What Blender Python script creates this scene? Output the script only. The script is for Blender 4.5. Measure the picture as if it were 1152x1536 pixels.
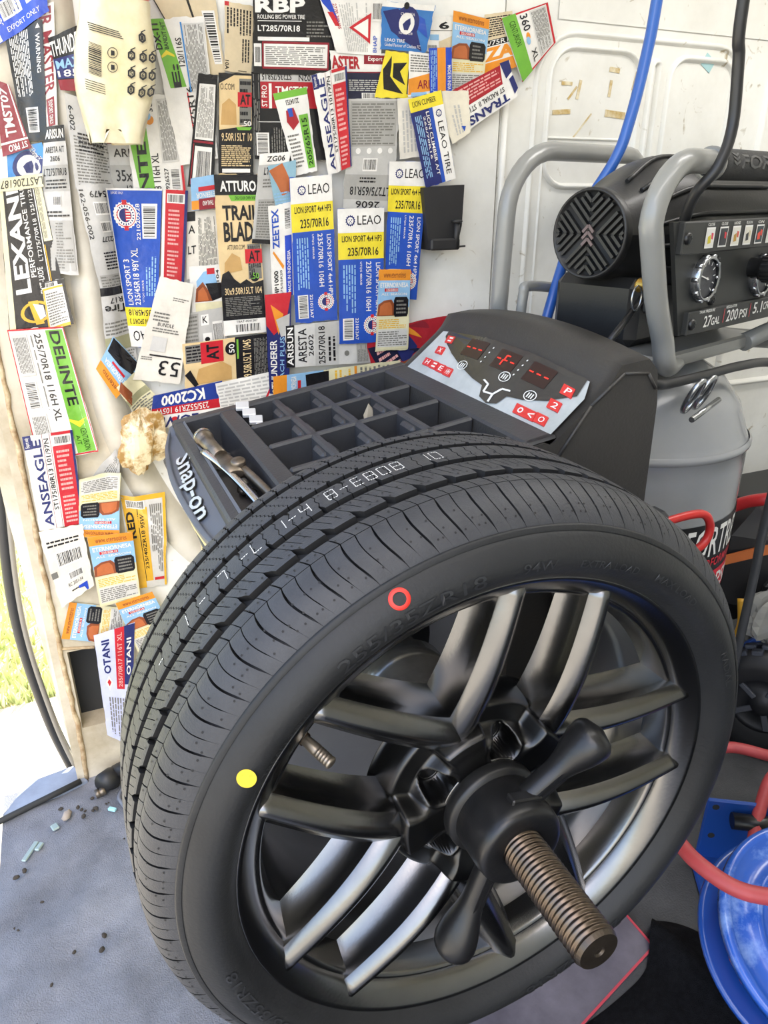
import bpy, math, random
from mathutils import Vector, Matrix, noise
R = math.radians
for o in list(bpy.data.objects): bpy.data.objects.remove(o)
S = bpy.context.scene
COL = S.collection
# ------------------------------------------------------------------ camera
cam_d = bpy.data.cameras.new('camera'); cam = bpy.data.objects.new('camera', cam_d); COL.objects.link(cam)
cam.location = (0, 0, 1.10)
cam.rotation_euler = (R(90 - 23.535), 0, R(-23.258))
cam_d.sensor_fit = 'VERTICAL'; cam_d.sensor_height = 36; cam_d.lens = 36 * 1100 / 1536
cam_d.clip_start = 0.02; cam_d.clip_end = 200
S.camera = cam
# ------------------------------------------------------------------ daylight, added fill lights, exposure
wd = bpy.data.worlds.new('sky'); S.world = wd; wd.use_nodes = True
wn = wd.node_tree.nodes; wl = wd.node_tree.links
bg = wn['Background']
sky = wn.new('ShaderNodeTexSky'); sky.sky_type = 'NISHITA'; sky.sun_disc = False
sky.sun_elevation = R(52); sky.sun_rotation = R(200); sky.altitude = 100; sky.air_density = 1.0; sky.dust_density = 2.0
wl.new(sky.outputs[0], bg.inputs[0]); bg.inputs[1].default_value = SKY_STRENGTH = 0.62
def lamp(name, kind, loc, rot, energy, color, size=None, size_y=None):
    d = bpy.data.lights.new(name, kind); d.energy = energy; d.color = color
    if kind == 'AREA': d.shape = 'RECTANGLE'; d.size = size; d.size_y = size_y
    if kind == 'SUN': d.angle = R(0.6)
    o = bpy.data.objects.new(name, d); o.location = loc; o.rotation_euler = rot; COL.objects.link(o); return o
lamp('sun', 'SUN', (-3, 4, 6), (R(-36), R(36), 0), 18.0, (1.0, .95, .86))
lamp('added_fill_light', 'AREA', (.55, .25, 1.86), (0, 0, 0), 7, (1.0, .97, .93), 1.5, .22)  # added area light under the ceiling, fills the van interior
lamp('added_fill_light', 'AREA', (1.45, .75, 1.86), (0, 0, 0), 10, (1.0, .97, .93), .9, .22)  # second added area light, brightens the right part of the wall
vs = S.view_settings; vs.view_transform = 'Standard'; vs.look = 'None'; vs.gamma = 1; vs.use_curve_mapping = False
vs.exposure = -0.15
S.cycles.use_denoising = True
S.cycles.max_bounces = 8
# ------------------------------------------------------------------ materials
MATS = {}
def lin(c): return tuple(((x / 12.92) if x <= .04045 else ((x + .055) / 1.055) ** 2.4) for x in c)
def hexc(h): return lin(tuple(int(h[i:i + 2], 16) / 255 for i in (0, 2, 4)))
def mat(name, col, rough=.5, metal=0., var=0., vscale=8., bump=0., bscale=60., col2=None, spec=.5, coat=0., emit=None, alpha=None, trans=None, bdetail=3., coords='Object', ramp=(.35, .65)):
    """procedural material: colour (hex), optional noise mix to col2, noise bump"""
    if name in MATS: return MATS[name]
    m = bpy.data.materials.new(name); m.use_nodes = True
    nt = m.node_tree; b = nt.nodes['Principled BSDF']
    c = hexc(col) if isinstance(col, str) else col
    b.inputs['Base Color'].default_value = (*c, 1); b.inputs['Roughness'].default_value = rough
    b.inputs['Metallic'].default_value = metal; b.inputs['Specular IOR Level'].default_value = spec
    if coat: b.inputs['Coat Weight'].default_value = coat; b.inputs['Coat Roughness'].default_value = .12
    if emit: b.inputs['Emission Color'].default_value = (*c, 1); b.inputs['Emission Strength'].default_value = emit
    if trans: b.inputs['Transmission Weight'].default_value = trans; b.inputs['IOR'].default_value = 1.3
    if alpha is not None: b.inputs['Alpha'].default_value = alpha
    tc = nt.nodes.new('ShaderNodeTexCoord')
    if col2 is not None or var:
        n = nt.nodes.new('ShaderNodeTexNoise'); n.inputs['Scale'].default_value = vscale; n.inputs['Detail'].default_value = 6; n.inputs['Roughness'].default_value = .65
        nt.links.new(tc.outputs[coords], n.inputs['Vector'])
        r = nt.nodes.new('ShaderNodeValToRGB'); r.color_ramp.elements[0].position = ramp[0]; r.color_ramp.elements[1].position = ramp[1]
        c2 = hexc(col2) if isinstance(col2, str) else (col2 or tuple(x * (1 - var) for x in c))
        r.color_ramp.elements[0].color = (*c2, 1); r.color_ramp.elements[1].color = (*c, 1)
        nt.links.new(n.outputs['Fac'], r.inputs['Fac']); nt.links.new(r.outputs[0], b.inputs['Base Color'])
    if bump:
        n2 = nt.nodes.new('ShaderNodeTexNoise'); n2.inputs['Scale'].default_value = bscale; n2.inputs['Detail'].default_value = bdetail
        nt.links.new(tc.outputs[coords], n2.inputs['Vector'])
        bp = nt.nodes.new('ShaderNodeBump'); bp.inputs['Strength'].default_value = bump; bp.inputs['Distance'].default_value = .004
        nt.links.new(n2.outputs['Fac'], bp.inputs['Height']); nt.links.new(bp.outputs[0], b.inputs['Normal'])
    MATS[name] = m; return m
# ------------------------------------------------------------------ mesh builder
class MB:
    def __init__(s): s.v = []; s.f = []; s.mi = []; s.sm = []
    def face(s, idx, m=0, smooth=False): s.f.append(tuple(idx)); s.mi.append(m); s.sm.append(smooth)
    def poly(s, pts, m=0):
        b = len(s.v); s.v += [tuple(p) for p in pts]; s.face(range(b, b + len(pts)), m); return s
    def box(s, x0, x1, y0, y1, z0, z1, m=0, M=None, bev=0.):
        if bev:
            bev = min(bev, (x1 - x0) * .45, (y1 - y0) * .45, (z1 - z0) * .45)
            base = len(s.v); P = []
            for sx, X, d in ((-1, x0, 1), (1, x1, -1)):
                for sy, Y, e in ((-1, y0, 1), (1, y1, -1)):
                    for sz, Z, g in ((-1, z0, 1), (1, z1, -1)):
                        P += [(X, Y + e * bev, Z + g * bev), (X + d * bev, Y, Z + g * bev), (X + d * bev, Y + e * bev, Z)]
            if M: P = [tuple(M @ Vector(p)) for p in P]
            s.v += P
            def i(a, b_, c, k): return base + ((a * 4 + b_ * 2 + c) * 3 + k)
            for a in (0, 1):
                s.face([i(a, 0, 0, 0), i(a, 1, 0, 0), i(a, 1, 1, 0), i(a, 0, 1, 0)], m)
                s.face([i(0, a, 0, 1), i(1, a, 0, 1), i(1, a, 1, 1), i(0, a, 1, 1)], m)
                s.face([i(0, 0, a, 2), i(1, 0, a, 2), i(1, 1, a, 2), i(0, 1, a, 2)], m)
                for b_ in (0, 1):
                    s.face([i(a, b_, 0, 0), i(a, b_, 1, 0), i(a, b_, 1, 1), i(a, b_, 0, 1)], m)
                    s.face([i(a, 0, b_, 0), i(a, 1, b_, 0), i(a, 1, b_, 2), i(a, 0, b_, 2)], m)
                    s.face([i(0, a, b_, 1), i(1, a, b_, 1), i(1, a, b_, 2), i(0, a, b_, 2)], m)
                    for c in (0, 1): s.face([i(a, b_, c, 0), i(a, b_, c, 1), i(a, b_, c, 2)], m)
            return s
        P = [(x, y, z) for x in (x0, x1) for y in (y0, y1) for z in (z0, z1)]
        if M: P = [tuple(M @ Vector(p)) for p in P]
        b = len(s.v); s.v += P
        for q in ((0, 1, 3, 2), (4, 6, 7, 5), (0, 4, 5, 1), (2, 3, 7, 6), (0, 2, 6, 4), (1, 5, 7, 3)): s.face([b + k for k in q], m)
        return s
    def prism(s, pts, d, m=0, mt=None):
        """polygon pts (3D list) extruded by vector d"""
        n = len(pts); b = len(s.v); d = Vector(d)
        s.v += [tuple(p) for p in pts] + [tuple(Vector(p) + d) for p in pts]
        s.face(range(b, b + n), m); s.face(range(b + 2 * n - 1, b + n - 1, -1), m if mt is None else mt)
        for i in range(n):
            j = (i + 1) % n; s.face([b + i, b + j, b + n + j, b + n + i], m)
        return s
    def tube(s, path, r, seg=10, m=0, caps=True, closed=False, smooth=True, flat=None):
        """round sweep; r may be a list"""
        P = [Vector(p) for p in path]; n = len(P); b = len(s.v)
        rs = r if isinstance(r, (list, tuple)) else [r] * n
        up = None
        for i in range(n):
            if closed: t = (P[(i + 1) % n] - P[i - 1])
            else: t = P[min(i + 1, n - 1)] - P[max(i - 1, 0)]
            if t.length < 1e-9: t = Vector((0, 0, 1))
            t.normalize()
            if up is None: up = Vector((0, 0, 1)) if abs(t.z) < .9 else Vector((1, 0, 0))
            a = t.cross(up)
            if a.length < 1e-6: a = t.orthogonal()
            a.normalize(); c = a.cross(t); c.normalize(); up = c
            for k in range(seg):
                q = 2 * math.pi * k / seg
                s.v.append(tuple(P[i] + a * math.cos(q) * rs[i] + c * math.sin(q) * rs[i] * (flat or 1)))
        for i in range(n if closed else n - 1):
            j = (i + 1) % n
            for k in range(seg):
                l = (k + 1) % seg; s.face([b + i * seg + k, b + i * seg + l, b + j * seg + l, b + j * seg + k], m, smooth)
        if caps and not closed:
            s.face([b + k for k in range(seg)][::-1], m); s.face([b + (n - 1) * seg + k for k in range(seg)], m)
        return s
    def lathe(s, prof, M=None, seg=48, m=0, smooth=True, a0=0, a1=360, ms=None, close=False):
        """profile [(r,h)] about local z; M places it"""
        n = len(prof); full = abs(a1 - a0) >= 359.9; na = seg if full else seg + 1; b = len(s.v)
        for k in range(na):
            q = R(a0 + (a1 - a0) * k / seg); c, t = math.cos(q), math.sin(q)
            for r, h in prof:
                p = Vector((r * c, r * t, h)); s.v.append(tuple(M @ p if M else p))
        for k in range(seg):
            l = (k + 1) % na if full else k + 1
            for i in range(n if close else n - 1):
                j = (i + 1) % n
                s.face([b + k * n + i, b + l * n + i, b + l * n + j, b + k * n + j], m if ms is None else ms[i], smooth)
        return s
    def disc(s, c, nrm, r, seg=20, m=0, rx=None):
        M = frame(c, nrm); b = len(s.v)
        s.v += [tuple(M @ Vector((r * math.cos(2 * math.pi * k / seg), (rx or r) * math.sin(2 * math.pi * k / seg), 0))) for k in range(seg)]
        s.face(range(b, b + seg), m); return s
    def grid(s, nu, nv, fn, m=0, smooth=True, mfn=None):
        b = len(s.v)
        for j in range(nv + 1):
            for i in range(nu + 1): s.v.append(tuple(fn(i / nu, j / nv)))
        for j in range(nv):
            for i in range(nu):
                a = b + j * (nu + 1) + i; s.face([a, a + 1, a + nu + 2, a + nu + 1], mfn(i / nu, j / nv) if mfn else m, smooth)
        return s
    def text(s, txt, fn, m=0, bold=0.):
        """text in unit box mapped by fn(u,v)->3D, u right 0..1, v down 0..1"""
        V, F = text_data(txt, bold); b = len(s.v)
        s.v += [tuple(fn(x, y)) for x, y in V]
        for f in F: s.face([b + k for k in f], m)
        return s
    def build(s, name, mats, parent=None, **tags):
        me = bpy.data.meshes.new(name)
        off = Vector(parent_loc(parent)) if parent else Vector((0, 0, 0))
        vs_ = [(p[0] - off.x, p[1] - off.y, p[2] - off.z) for p in s.v] if parent else s.v
        me.from_pydata(vs_, [], s.f)
        for m_ in (mats if isinstance(mats, (list, tuple)) else [mats]): me.materials.append(m_)
        me.polygons.foreach_set('material_index', s.mi); me.polygons.foreach_set('use_smooth', s.sm)
        me.update()
        o = bpy.data.objects.new(name, me); COL.objects.link(o)
        if parent: o.parent = parent
        return tag(o, **tags)
def parent_loc(o):
    p = Vector((0, 0, 0))
    while o: p += o.location; o = o.parent
    return p
def tag(o, label=None, cat=None, group=None, kind=None):
    if label: o['label'] = label
    if cat: o['category'] = cat
    if group: o['group'] = group
    if kind: o['kind'] = kind
    return o
def thing(name, loc, label, cat, group=None):
    o = bpy.data.objects.new(name, None); o.empty_display_size = .05; o.location = loc; COL.objects.link(o)
    return tag(o, label, cat, group)
def frame(c, z, x=None):
    z = Vector(z).normalized()
    x = Vector(x) if x is not None else (Vector((0, 0, 1)) if abs(z.z) < .95 else Vector((1, 0, 0))).cross(z)
    x = (x - z * x.dot(z)).normalized(); y = z.cross(x)
    M = Matrix.Identity(4)
    for i in range(3): M[i][0], M[i][1], M[i][2], M[i][3] = x[i], y[i], z[i], c[i]
    return M
def spline(pts, n=8):
    """Catmull-Rom through pts"""
    P = [Vector(p) for p in pts]; P = [2 * P[0] - P[1]] + P + [2 * P[-1] - P[-2]]; out = []
    for i in range(1, len(P) - 2):
        a, b, c, d = P[i - 1:i + 3]
        for k in range(n):
            t = k / n; out.append(.5 * ((2 * b) + (c - a) * t + (2 * a - 5 * b + 4 * c - d) * t * t + (3 * b - a - 3 * c + d) * t ** 3))
    out.append(P[-2]); return out
TXT = {}
def text_data(txt, bold=0.):
    key = (txt, bold)
    if key in TXT: return TXT[key]
    cu = bpy.data.curves.new('t', 'FONT'); cu.body = txt; cu.resolution_u = 2; cu.offset = bold; cu.fill_mode = 'FRONT'
    ob = bpy.data.objects.new('t', cu); COL.objects.link(ob)
    bpy.context.view_layer.update()
    me = ob.to_mesh()
    V = [(v.co.x, v.co.y) for v in me.vertices]; F = [tuple(p.vertices) for p in me.polygons]
    ob.to_mesh_clear(); bpy.data.objects.remove(ob); bpy.data.curves.remove(cu)
    if V:
        x0 = min(v[0] for v in V); x1 = max(v[0] for v in V); y0 = min(v[1] for v in V); y1 = max(v[1] for v in V)
        V = [((v[0] - x0) / max(x1 - x0, 1e-6), 1 - (v[1] - y0) / max(y1 - y0, 1e-6)) for v in V]
    TXT[key] = (V, F); return TXT[key]
def rot_quad(fn, u0, v0, u1, v1, rot=0):
    """maps a unit text box into the uv rect of surface fn, turned by rot (90 reads upward, -90 downward, 180 upside down)"""
    def g(a, b):
        if rot == 0: p, q = a, b
        elif rot == 90: p, q = b, 1 - a
        elif rot == -90: p, q = 1 - b, a
        else: p, q = 1 - a, 1 - b
        return fn(u0 + (u1 - u0) * p, v0 + (v1 - v0) * q)
    return g
def plane_fn(o, ux, vy):
    o, ux, vy = Vector(o), Vector(ux), Vector(vy)
    return lambda u, v: o + ux * u + vy * v
# ------------------------------------------------------------------ the van: walls, floor, roof, ground outside
WY = 1.30
def paint_mat():
    m = mat('white_van_paint', 'e9e8e2', .36, col2='d2d0c8', vscale=3.2, bump=.05, bscale=9, ramp=(.3, .62))
    nt = m.node_tree; b = nt.nodes['Principled BSDF']; tc = [n for n in nt.nodes if n.type == 'TEX_COORD'][0]
    n = nt.nodes.new('ShaderNodeTexNoise'); n.inputs['Scale'].default_value = 26; n.inputs['Detail'].default_value = 8; n.inputs['Distortion'].default_value = 1.6
    nt.links.new(tc.outputs['Object'], n.inputs['Vector'])
    r = nt.nodes.new('ShaderNodeValToRGB'); r.color_ramp.elements[0].position = .66; r.color_ramp.elements[1].position = .76
    r.color_ramp.elements[0].color = (0, 0, 0, 1); r.color_ramp.elements[1].color = (1, 1, 1, 1)
    nt.links.new(n.outputs['Fac'], r.inputs['Fac'])
    mx = nt.nodes.new('ShaderNodeMix'); mx.data_type = 'RGBA'; src = b.inputs['Base Color'].links[0].from_socket
    nt.links.new(r.outputs[0], mx.inputs[0]); nt.links.new(src, mx.inputs[6]); mx.inputs[7].default_value = (*hexc('a2967c'), 1)
    nt.links.new(mx.outputs[2], b.inputs['Base Color']); return m
PAINT = paint_mat()
PILLAR = mat('grimy_cream_paint', 'cfc6b2', .45, col2='a3967c', vscale=7, bump=.12, bscale=30, ramp=(.3, .6))
DARK = mat('dark_cavity', '2b2c2c', .7)
RUST = mat('rusty_sealer', 'c9b694', .7, col2='8c6f4a', vscale=40, bump=.5, bscale=120)
# floor: one wrinkled mat over the load floor
FLOORM = mat('floor_mat_grey', '888b93', .62, col2='5d6067', vscale=7, bump=.6, bscale=420, bdetail=6, ramp=(.28, .7))
FLOORD = mat('floor_dark', '55575b', .6, col2='2f3033', vscale=6, bump=.4, bscale=300, ramp=(.3, .7))
def fz(x, y):
    w = max(0., min(1., (.42 - x) / .12))
    return .009 * w * (noise.noise((x * 9 + y * 5, y * 16 - x * 4, .3)) + .6 * noise.noise((x * 20, y * 34, 3.1)))
mb = MB(); mb.grid(150, 120, lambda u, v: (-.255 + 2.6 * u, -1.2 + 2.52 * v, 0 if not 0 < u < 1 else fz(-.255 + 2.6 * u, -1.2 + 2.52 * v)), mfn=lambda u, v: 0 if u < .265 else 1)
mb.box(-.255, 2.345, -1.2, 1.32, -.06, -.012, 1)
fl = mb.build('floor', [FLOORM, FLOORD], kind='structure')
# back wall (label wall): pieces leave the cavity opening in the pillar foot
mb = MB()
CX0, CX1, CZ0, CZ1 = -.090, -.040, .129, .307
mb.box(-.118, CX0, WY, WY + .05, 0, 2.0, 0); mb.box(CX1, .045, WY, WY + .05, 0, 2.0, 0)
mb.box(CX0, CX1, WY, WY + .05, 0, CZ0, 0); mb.box(CX0, CX1, WY, WY + .05, CZ1, 2.0, 0)
mb.box(.045, .786, WY, WY + .05, 0, 2.0, 1); mb.box(.792, 2.35, WY + .006, WY + .05, 0, 2.0, 1)
mb.box(.780, .800, WY + .03, WY + .05, 0, 1.24, 2)
mb.box(CX0 - .01, CX1 + .01, WY + .05, WY + .13, CZ0 - .01, CZ1 + .01, 2)
mb.prism([(-.118, WY, 0), (-.118, WY, 2.0), (-.142, WY + .03, 2.0), (-.142, WY + .03, .6), (-.118, WY + .03, 0)], (0, .02, 0), 0)
wall = mb.build('wall_back', [PILLAR, PAINT, DARK], kind='structure')
# welded bead down the pillar, rounded arch beam, stamped door panels: all parts of that wall
mb = MB(); rnd = random.Random(3)
pth = [(-.1005 + .004 * math.exp(-((i - 6) / 3) ** 2) + rnd.uniform(-.0015, .0015), WY - .001, .002 + i * .02) for i in range(46)]
mb.tube(pth, [.0042 + rnd.uniform(-.0008, .001) for _ in pth], 8); mb.build('seam_bead', RUST, wall)
mb = MB(); rnd = random.Random(5)
pth = [(-.104 + (CX1 + .102) * t, WY - .001, CZ1 + .012 - .012 * t) for t in [i / 10 for i in range(11)]] ; mb.tube(pth, .003, 6); mb.build('seam_bead', RUST, wall)
mb = MB(); arch = spline([(.062, 0, 2.0), (.06, 0, 1.5), (.055, 0, 1.2), (.05, 0, 1.0), (.048, 0, .86), (.06, 0, .73), (.10, 0, .60), (.165, 0, .48), (.25, 0, .40)], 6)
W2 = .025
def beam(u, v):
    k = u * (len(arch) - 1); i = min(int(k), len(arch) - 2); p = arch[i].lerp(arch[i + 1], k - i); t = (arch[i + 1] - arch[i]).normalized(); nr = Vector((-t.z, 0, t.x))
    q = p + nr * (v - .5) * 2 * W2 * (1 + .25 * u); return (q.x, WY - .018 * math.sin(math.pi * v) ** .8, q.z)
mb.grid(60, 12, beam); mb.build('arch_beam', mat('grimy_beam_paint', 'd3cec0', .42, col2='b5ad9b', vscale=6, bump=.1, bscale=20), wall)
def rrect(x0, x1, z0, z1, r, n=6):
    out = []
    for cx, cz, a in ((x1 - r, z1 - r, 0), (x0 + r, z1 - r, 90), (x0 + r, z0 + r, 180), (x1 - r, z0 + r, 270)):
        out += [(cx + r * math.cos(R(a + 90 * k / n)), cz + r * math.sin(R(a + 90 * k / n))) for k in range(n + 1)]
    return out
def stamped(name, x0, x1, z0, z1, r, w=.014, d=.012, Y=WY + .006):
    """pressed panel: a raised rounded rim whose inner field steps back"""
    mb = MB(); prof = [(0, 0), (.25, -.6), (.5, -1), (.75, -.6), (1, 0)]
    rings = [rrect(x0 + w * a, x1 - w * a, z0 + w * a, z1 - w * a, max(r - w * a, .004)) for a, _ in prof]; n = len(rings[0]); b = len(mb.v)
    for (a, h), rg in zip(prof, rings): mb.v += [(x, Y + d * h, z) for x, z in rg]
    for k in range(4):
        for i in range(n): mb.face([b + k * n + i, b + k * n + (i + 1) % n, b + (k + 1) * n + (i + 1) % n, b + (k + 1) * n + i], 0, True)
    return mb.build(name, PAINT, wall)
stamped('stamped_panel', .858, 1.372, .62, 1.372, .085, .012, .007)
stamped('stamped_panel', .886, 1.108, 1.105, 1.350, .055, .012, .009)
stamped('stamped_panel', 1.165, 1.345, 1.02, 1.348, .045, .013, .009)
stamped('stamped_panel', .886, 1.075, .66, 1.198, .012, .006, .004)
stamped('stamped_panel', 1.118, 1.150, .75, 1.338, .015, .014, .010)
stamped('stamped_panel', 1.43, 1.75, .66, 1.345, .06, .016)
mb = MB(); mb.grid(2, 10, lambda u, v: (.90 + 1.4 * u, WY + .004 - .05 * v * v, 1.385 + .3 * v)); mb.build('roof_rail', PAINT, wall)
mb = MB(); mb.tube([(.800, WY + .004, z) for z in (0, .95, .985, 1.0, 1.06, 1.08, 1.26)], .007, 8); mb.build('seam_bead', PAINT, wall)
mb = MB(); mb.disc((1.62, WY + .004, .376), (0, -1, 0), .016); mb.build('drain_hole', DARK, wall)
GLUE = mat('glue_residue', 'b79a5c', .5, col2='d8cfb4', vscale=60); CHALK = mat('blue_smear', '9fc3c6', .6)
for k, (x, z, w, h, a) in enumerate([(0.931, 1.286, 0.012, 0.003, 0), (0.959, 1.277, 0.003, 0.016, 10), (0.945, 1.271, 0.014, 0.002, -50), (1.037, 1.313, 0.012, 0.004, 4), (1.031, 1.282, 0.003, 0.014, 5), (1.088, 1.297, 0.003, 0.016, 12), (0.924, 1.239, 0.02, 0.004, -4), (1.049, 1.239, 0.024, 0.006, 4), (0.973, 1.216, 0.03, 0.0015, -48), (1.265, 1.337, 0.014, 0.012, 30)]):
    mb = MB(); M = Matrix.Translation((x, WY + .0052, z)) @ Matrix.Rotation(R(a), 4, 'Y'); mb.box(-w, w, -.0004, .0004, -h, h, M=M); mb.build('glue_mark', CHALK if k == 9 else GLUE, wall)
mb = MB(); mb.box(2.3, 2.35, -1.2, WY, 0, 2.0); mb.build('wall_right', PAINT, kind='structure')
mb = MB(); mb.box(.1, 2.35, -1.2, -1.15, 0, 2.0); mb.build('wall_front', PAINT, kind='structure')
mb = MB(); mb.box(-.12, 2.35, -1.2, WY + .05, 1.9, 1.95); mb.build('ceiling', PAINT, kind='structure')
# outside
PAVE = mat('pale_pavement', 'd9cfbd', .9, col2='b9ac97', vscale=5, bump=.3, bscale=40)
GRASSM = mat('dry_grass_ground', 'c9c892', .95, col2='dcd2a8', vscale=2.5, bump=.6, bscale=60)
mb = MB(); mb.box(-60, .6, -30, 2.28, -.50, -.45); mb.build('pavement', PAVE, kind='structure')
mb = MB(); mb.grid(40, 40, lambda u, v: (-60 + 75 * u, 2.28 + 80 * v, -.46)); gr = mb.build('lawn_ground', GRASSM, kind='structure')
mb = MB(); rnd = random.Random(11)
for i in range(9000):
    x = rnd.uniform(-1.6, -.12); y = 2.29 + 5 * rnd.random() ** 1.6; h = rnd.uniform(.03, .09); a = rnd.uniform(0, 6.28); w = .004 + .002 * y
    dx, dy = math.cos(a) * w, math.sin(a) * w; lx, ly = rnd.uniform(-.03, .03), rnd.uniform(-.03, .03); b = len(mb.v)
    mb.v += [(x - dx, y - dy, -.46), (x + dx, y + dy, -.46), (x + lx, y + ly, -.46 + h)]; mb.face((b, b + 1, b + 2), rnd.choice((0, 0, 1)))
mb.build('grass', [mat('grass_blade', 'bcc685', .8), mat('grass_blade_dry', 'd8d0a0', .8)], label='sunlit yellow green grass growing beyond the pavement outside', cat='grass', kind='stuff')
# ------------------------------------------------------------------ the car wheel on the balancer
WC = Vector((.3010, .4354, .5678)); S0 = -.108
WM = frame(WC, (0, -1, 0), (1, 0, 0))          # local: x right, y up, z = along the shaft towards the operator end
def wp(ang, r, s): a = R(ang); return WM @ Vector((r * math.cos(a), r * math.sin(a), s))
TREAD = mat('tread_rubber', '3a3b3e', .55, var=.25, vscale=30, bump=.15, bscale=500, spec=.42)
SIDEW = mat('sidewall_rubber', '191a1b', .52, col2='242526', vscale=9, bump=.1, bscale=300, spec=.35, ramp=(.45, .75))
GROOVE = mat('groove_rubber', '121213', .7)
SATIN = mat('hyper_black_alloy', '7a7a7a', .25, metal=1., var=.12, vscale=20, bump=.02, bscale=300)
BARREL = mat('barrel_alloy', 'a3a3a4', .32, metal=1., var=.2, vscale=6)
BLKPL = mat('black_moulded_plastic', '1b1b1c', .34, var=.2, vscale=20, bump=.05, bscale=200)
wheel = thing('car_wheel', (WC.x, WC.y, WC.z - .3205), 'black low profile tyre on dark grey alloy wheel with five pairs of spokes', 'wheel')
def crown(d): return .3208 - .0037 * (d / .07) ** 2
SH = [(.07, .3171), (.078, .3158), (.086, .3130), (.093, .3094), (.099, .3048), (.104, .2995), (.108, .2942), (.1105, .2894)]
def shr(d):
    d = abs(d)
    if d <= .07: return crown(d)
    for (a, ra), (b, rb) in zip(SH, SH[1:]):
        if d <= b: return ra + (rb - ra) * (d - a) / (b - a)
    return SH[-1][1]
SIDE = [(.1105, .2894), (.1125, .2888), (.1165, .2845), (.1215, .2790), (.1252, .2725), (.1262, .2665), (.1250, .2600), (.1215, .2540), (.1165, .2495), (.1120, .2465), (.1085, .2440), (.104, .238)]
def side_d(r):
    for (a, ra), (b, rb) in zip(SIDE, SIDE[1:]):
        if ra >= r >= rb: return a + (b - a) * (ra - r) / max(ra - rb, 1e-6)
    return .12
# carcass: tread base lies under the blocks, sidewalls full
base = [(shr(d) - (.0065 if abs(d) < .09 else .0065 * max(0, (.1105 - abs(d)) / .0205)), S0 + d) for d in [x / 1000 for x in range(-110, 111, 4)]]
prof = [(r, S0 - d) for d, r in SIDE[::-1]] + base + [(r, S0 + d) for d, r in SIDE]
mb = MB(); ms = []
for i in range(len(prof) - 1): ms.append(1 if i < len(SIDE) or i >= len(SIDE) + len(base) - 2 else 0)
mb.lathe(prof, WM, 256, ms=ms)
tire = mb.build('tire', [GROOVE, SIDEW], wheel)
mb = MB(); mb.lathe([(.2925, S0 + .1086), (.2932, S0 + .1104), (.2922, S0 + .1122), (.2885, S0 + .1134)], WM, 256); mb.build('mould_ridge', SIDEW, tire)
def rib(name, d0, d1, pitches, skew, nv=6, nu=3, depth=.0064, gapend=None):
    """ring of tread blocks. pitches: list of (angle span, gap fn(v) at the start); skew(v) shifts the angle across the rib"""
    mb = MB(); ang = 0.; tot = sum(p[0] for p in pitches); reps = round(360 / tot)
    spans = pitches * reps; sc = 360 / (tot * reps); n = len(spans)
    for i in range(n):
        w = spans[i][0] * sc; g0 = spans[i][1]; g1 = spans[(i + 1) % n][1]; b = len(mb.v)
        for lay in (0, 1):
            for j in range(nv + 1):
                v = j / nv; d = d0 + (d1 - d0) * v
                rr = shr(d); dp = depth * (1 if abs(d) < .09 else max(.06, (.1105 - abs(d)) / .0205))
                rr = rr - (dp if lay else 0.)
                if not lay and (j == 0 or j == nv) and abs(d) < .1: rr -= .0005
                for k in range(nu + 1):
                    a = ang + skew(v) + g0(v) / 2 + (w - g0(v) / 2 - g1(v) / 2) * k / nu
                    mb.v.append(tuple(wp(a, rr, S0 + d)))
        N = (nu + 1) * (nv + 1)
        for j in range(nv):
            for k in range(nu):
                q = b + j * (nu + 1) + k; mb.face([q, q + 1, q + nu + 2, q + nu + 1], 0, True)
        edge = [k for k in range(nu + 1)] + [(j * (nu + 1) + nu) for j in range(1, nv + 1)] + [(nv * (nu + 1) + k) for k in range(nu - 1, -1, -1)] + [j * (nu + 1) for j in range(nv - 1, 0, -1)]
        we = []
        for a_, c_ in zip(edge, edge[1:] + edge[:1]): we.append((a_, c_))
        b2 = len(mb.v); mb.v += [mb.v[b + e_] for e_ in edge]
        for n_, (a_, c_) in enumerate(we): mb.face([b2 + n_, b2 + (n_ + 1) % len(edge), b + N + c_, b + N + a_], 1)
        ang += w
    return mb.build(name, [TREAD, GROOVE], tire)
sm = lambda a, b, x: (lambda t: t * t * (3 - 2 * t))(max(0., min(1., (x - a) / (b - a))))
tri = lambda x: abs((x % 1) * 2 - 1) * 2 - 1
thick = lambda v: .36 * (1 - sm(.80, .97, v)) * (.45 + .55 * sm(0, .3, v)) + .02
thin = lambda v: .15 * (1 - sm(.72, .86, v)) + .02
rib('shoulder_rib', .0702, .1102, [(2.6, thick), (2.4, thin)], lambda v: -1.6 * v + .9 * math.sin(v * math.pi), nv=11)
rib('shoulder_strip', .0575, .0694, [(2.6, lambda v: .26), (2.4, lambda v: .16)], lambda v: 1.0 * (1 - v), nv=2)
notch = lambda v: .14 + 1.25 * sm(.62, 1., v)
fine = lambda v: .14 * (1 - sm(.70, .78, v)) + .006
rib('tread_rib', .0235, .0480, [(1.8, notch), (1.6, fine), (1.6, fine)], lambda v: 2.6 * (1 - v), nv=9)
cn = lambda v: .16 + .5 * sm(.7, 1., v); cn2 = lambda v: .16 + .5 * (1 - sm(0., .3, v))
zz = lambda v: .18
rib('centre_rib', -.0145, .0145, [(2.2, cn), (2.4, lambda v: .15), (2.5, cn2), (2.3, lambda v: .15)], lambda v: .35 * tri(v * 2.5) * .5, nv=10)
rib('tread_rib', -.0555, -.0230, [(2.3, lambda v: .2 + .5 * sm(.8, 1., v)), (2.7, lambda v: .17)], lambda v: 3.2 * (1 - v) + .22 * tri(v * 6), nv=24)
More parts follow.
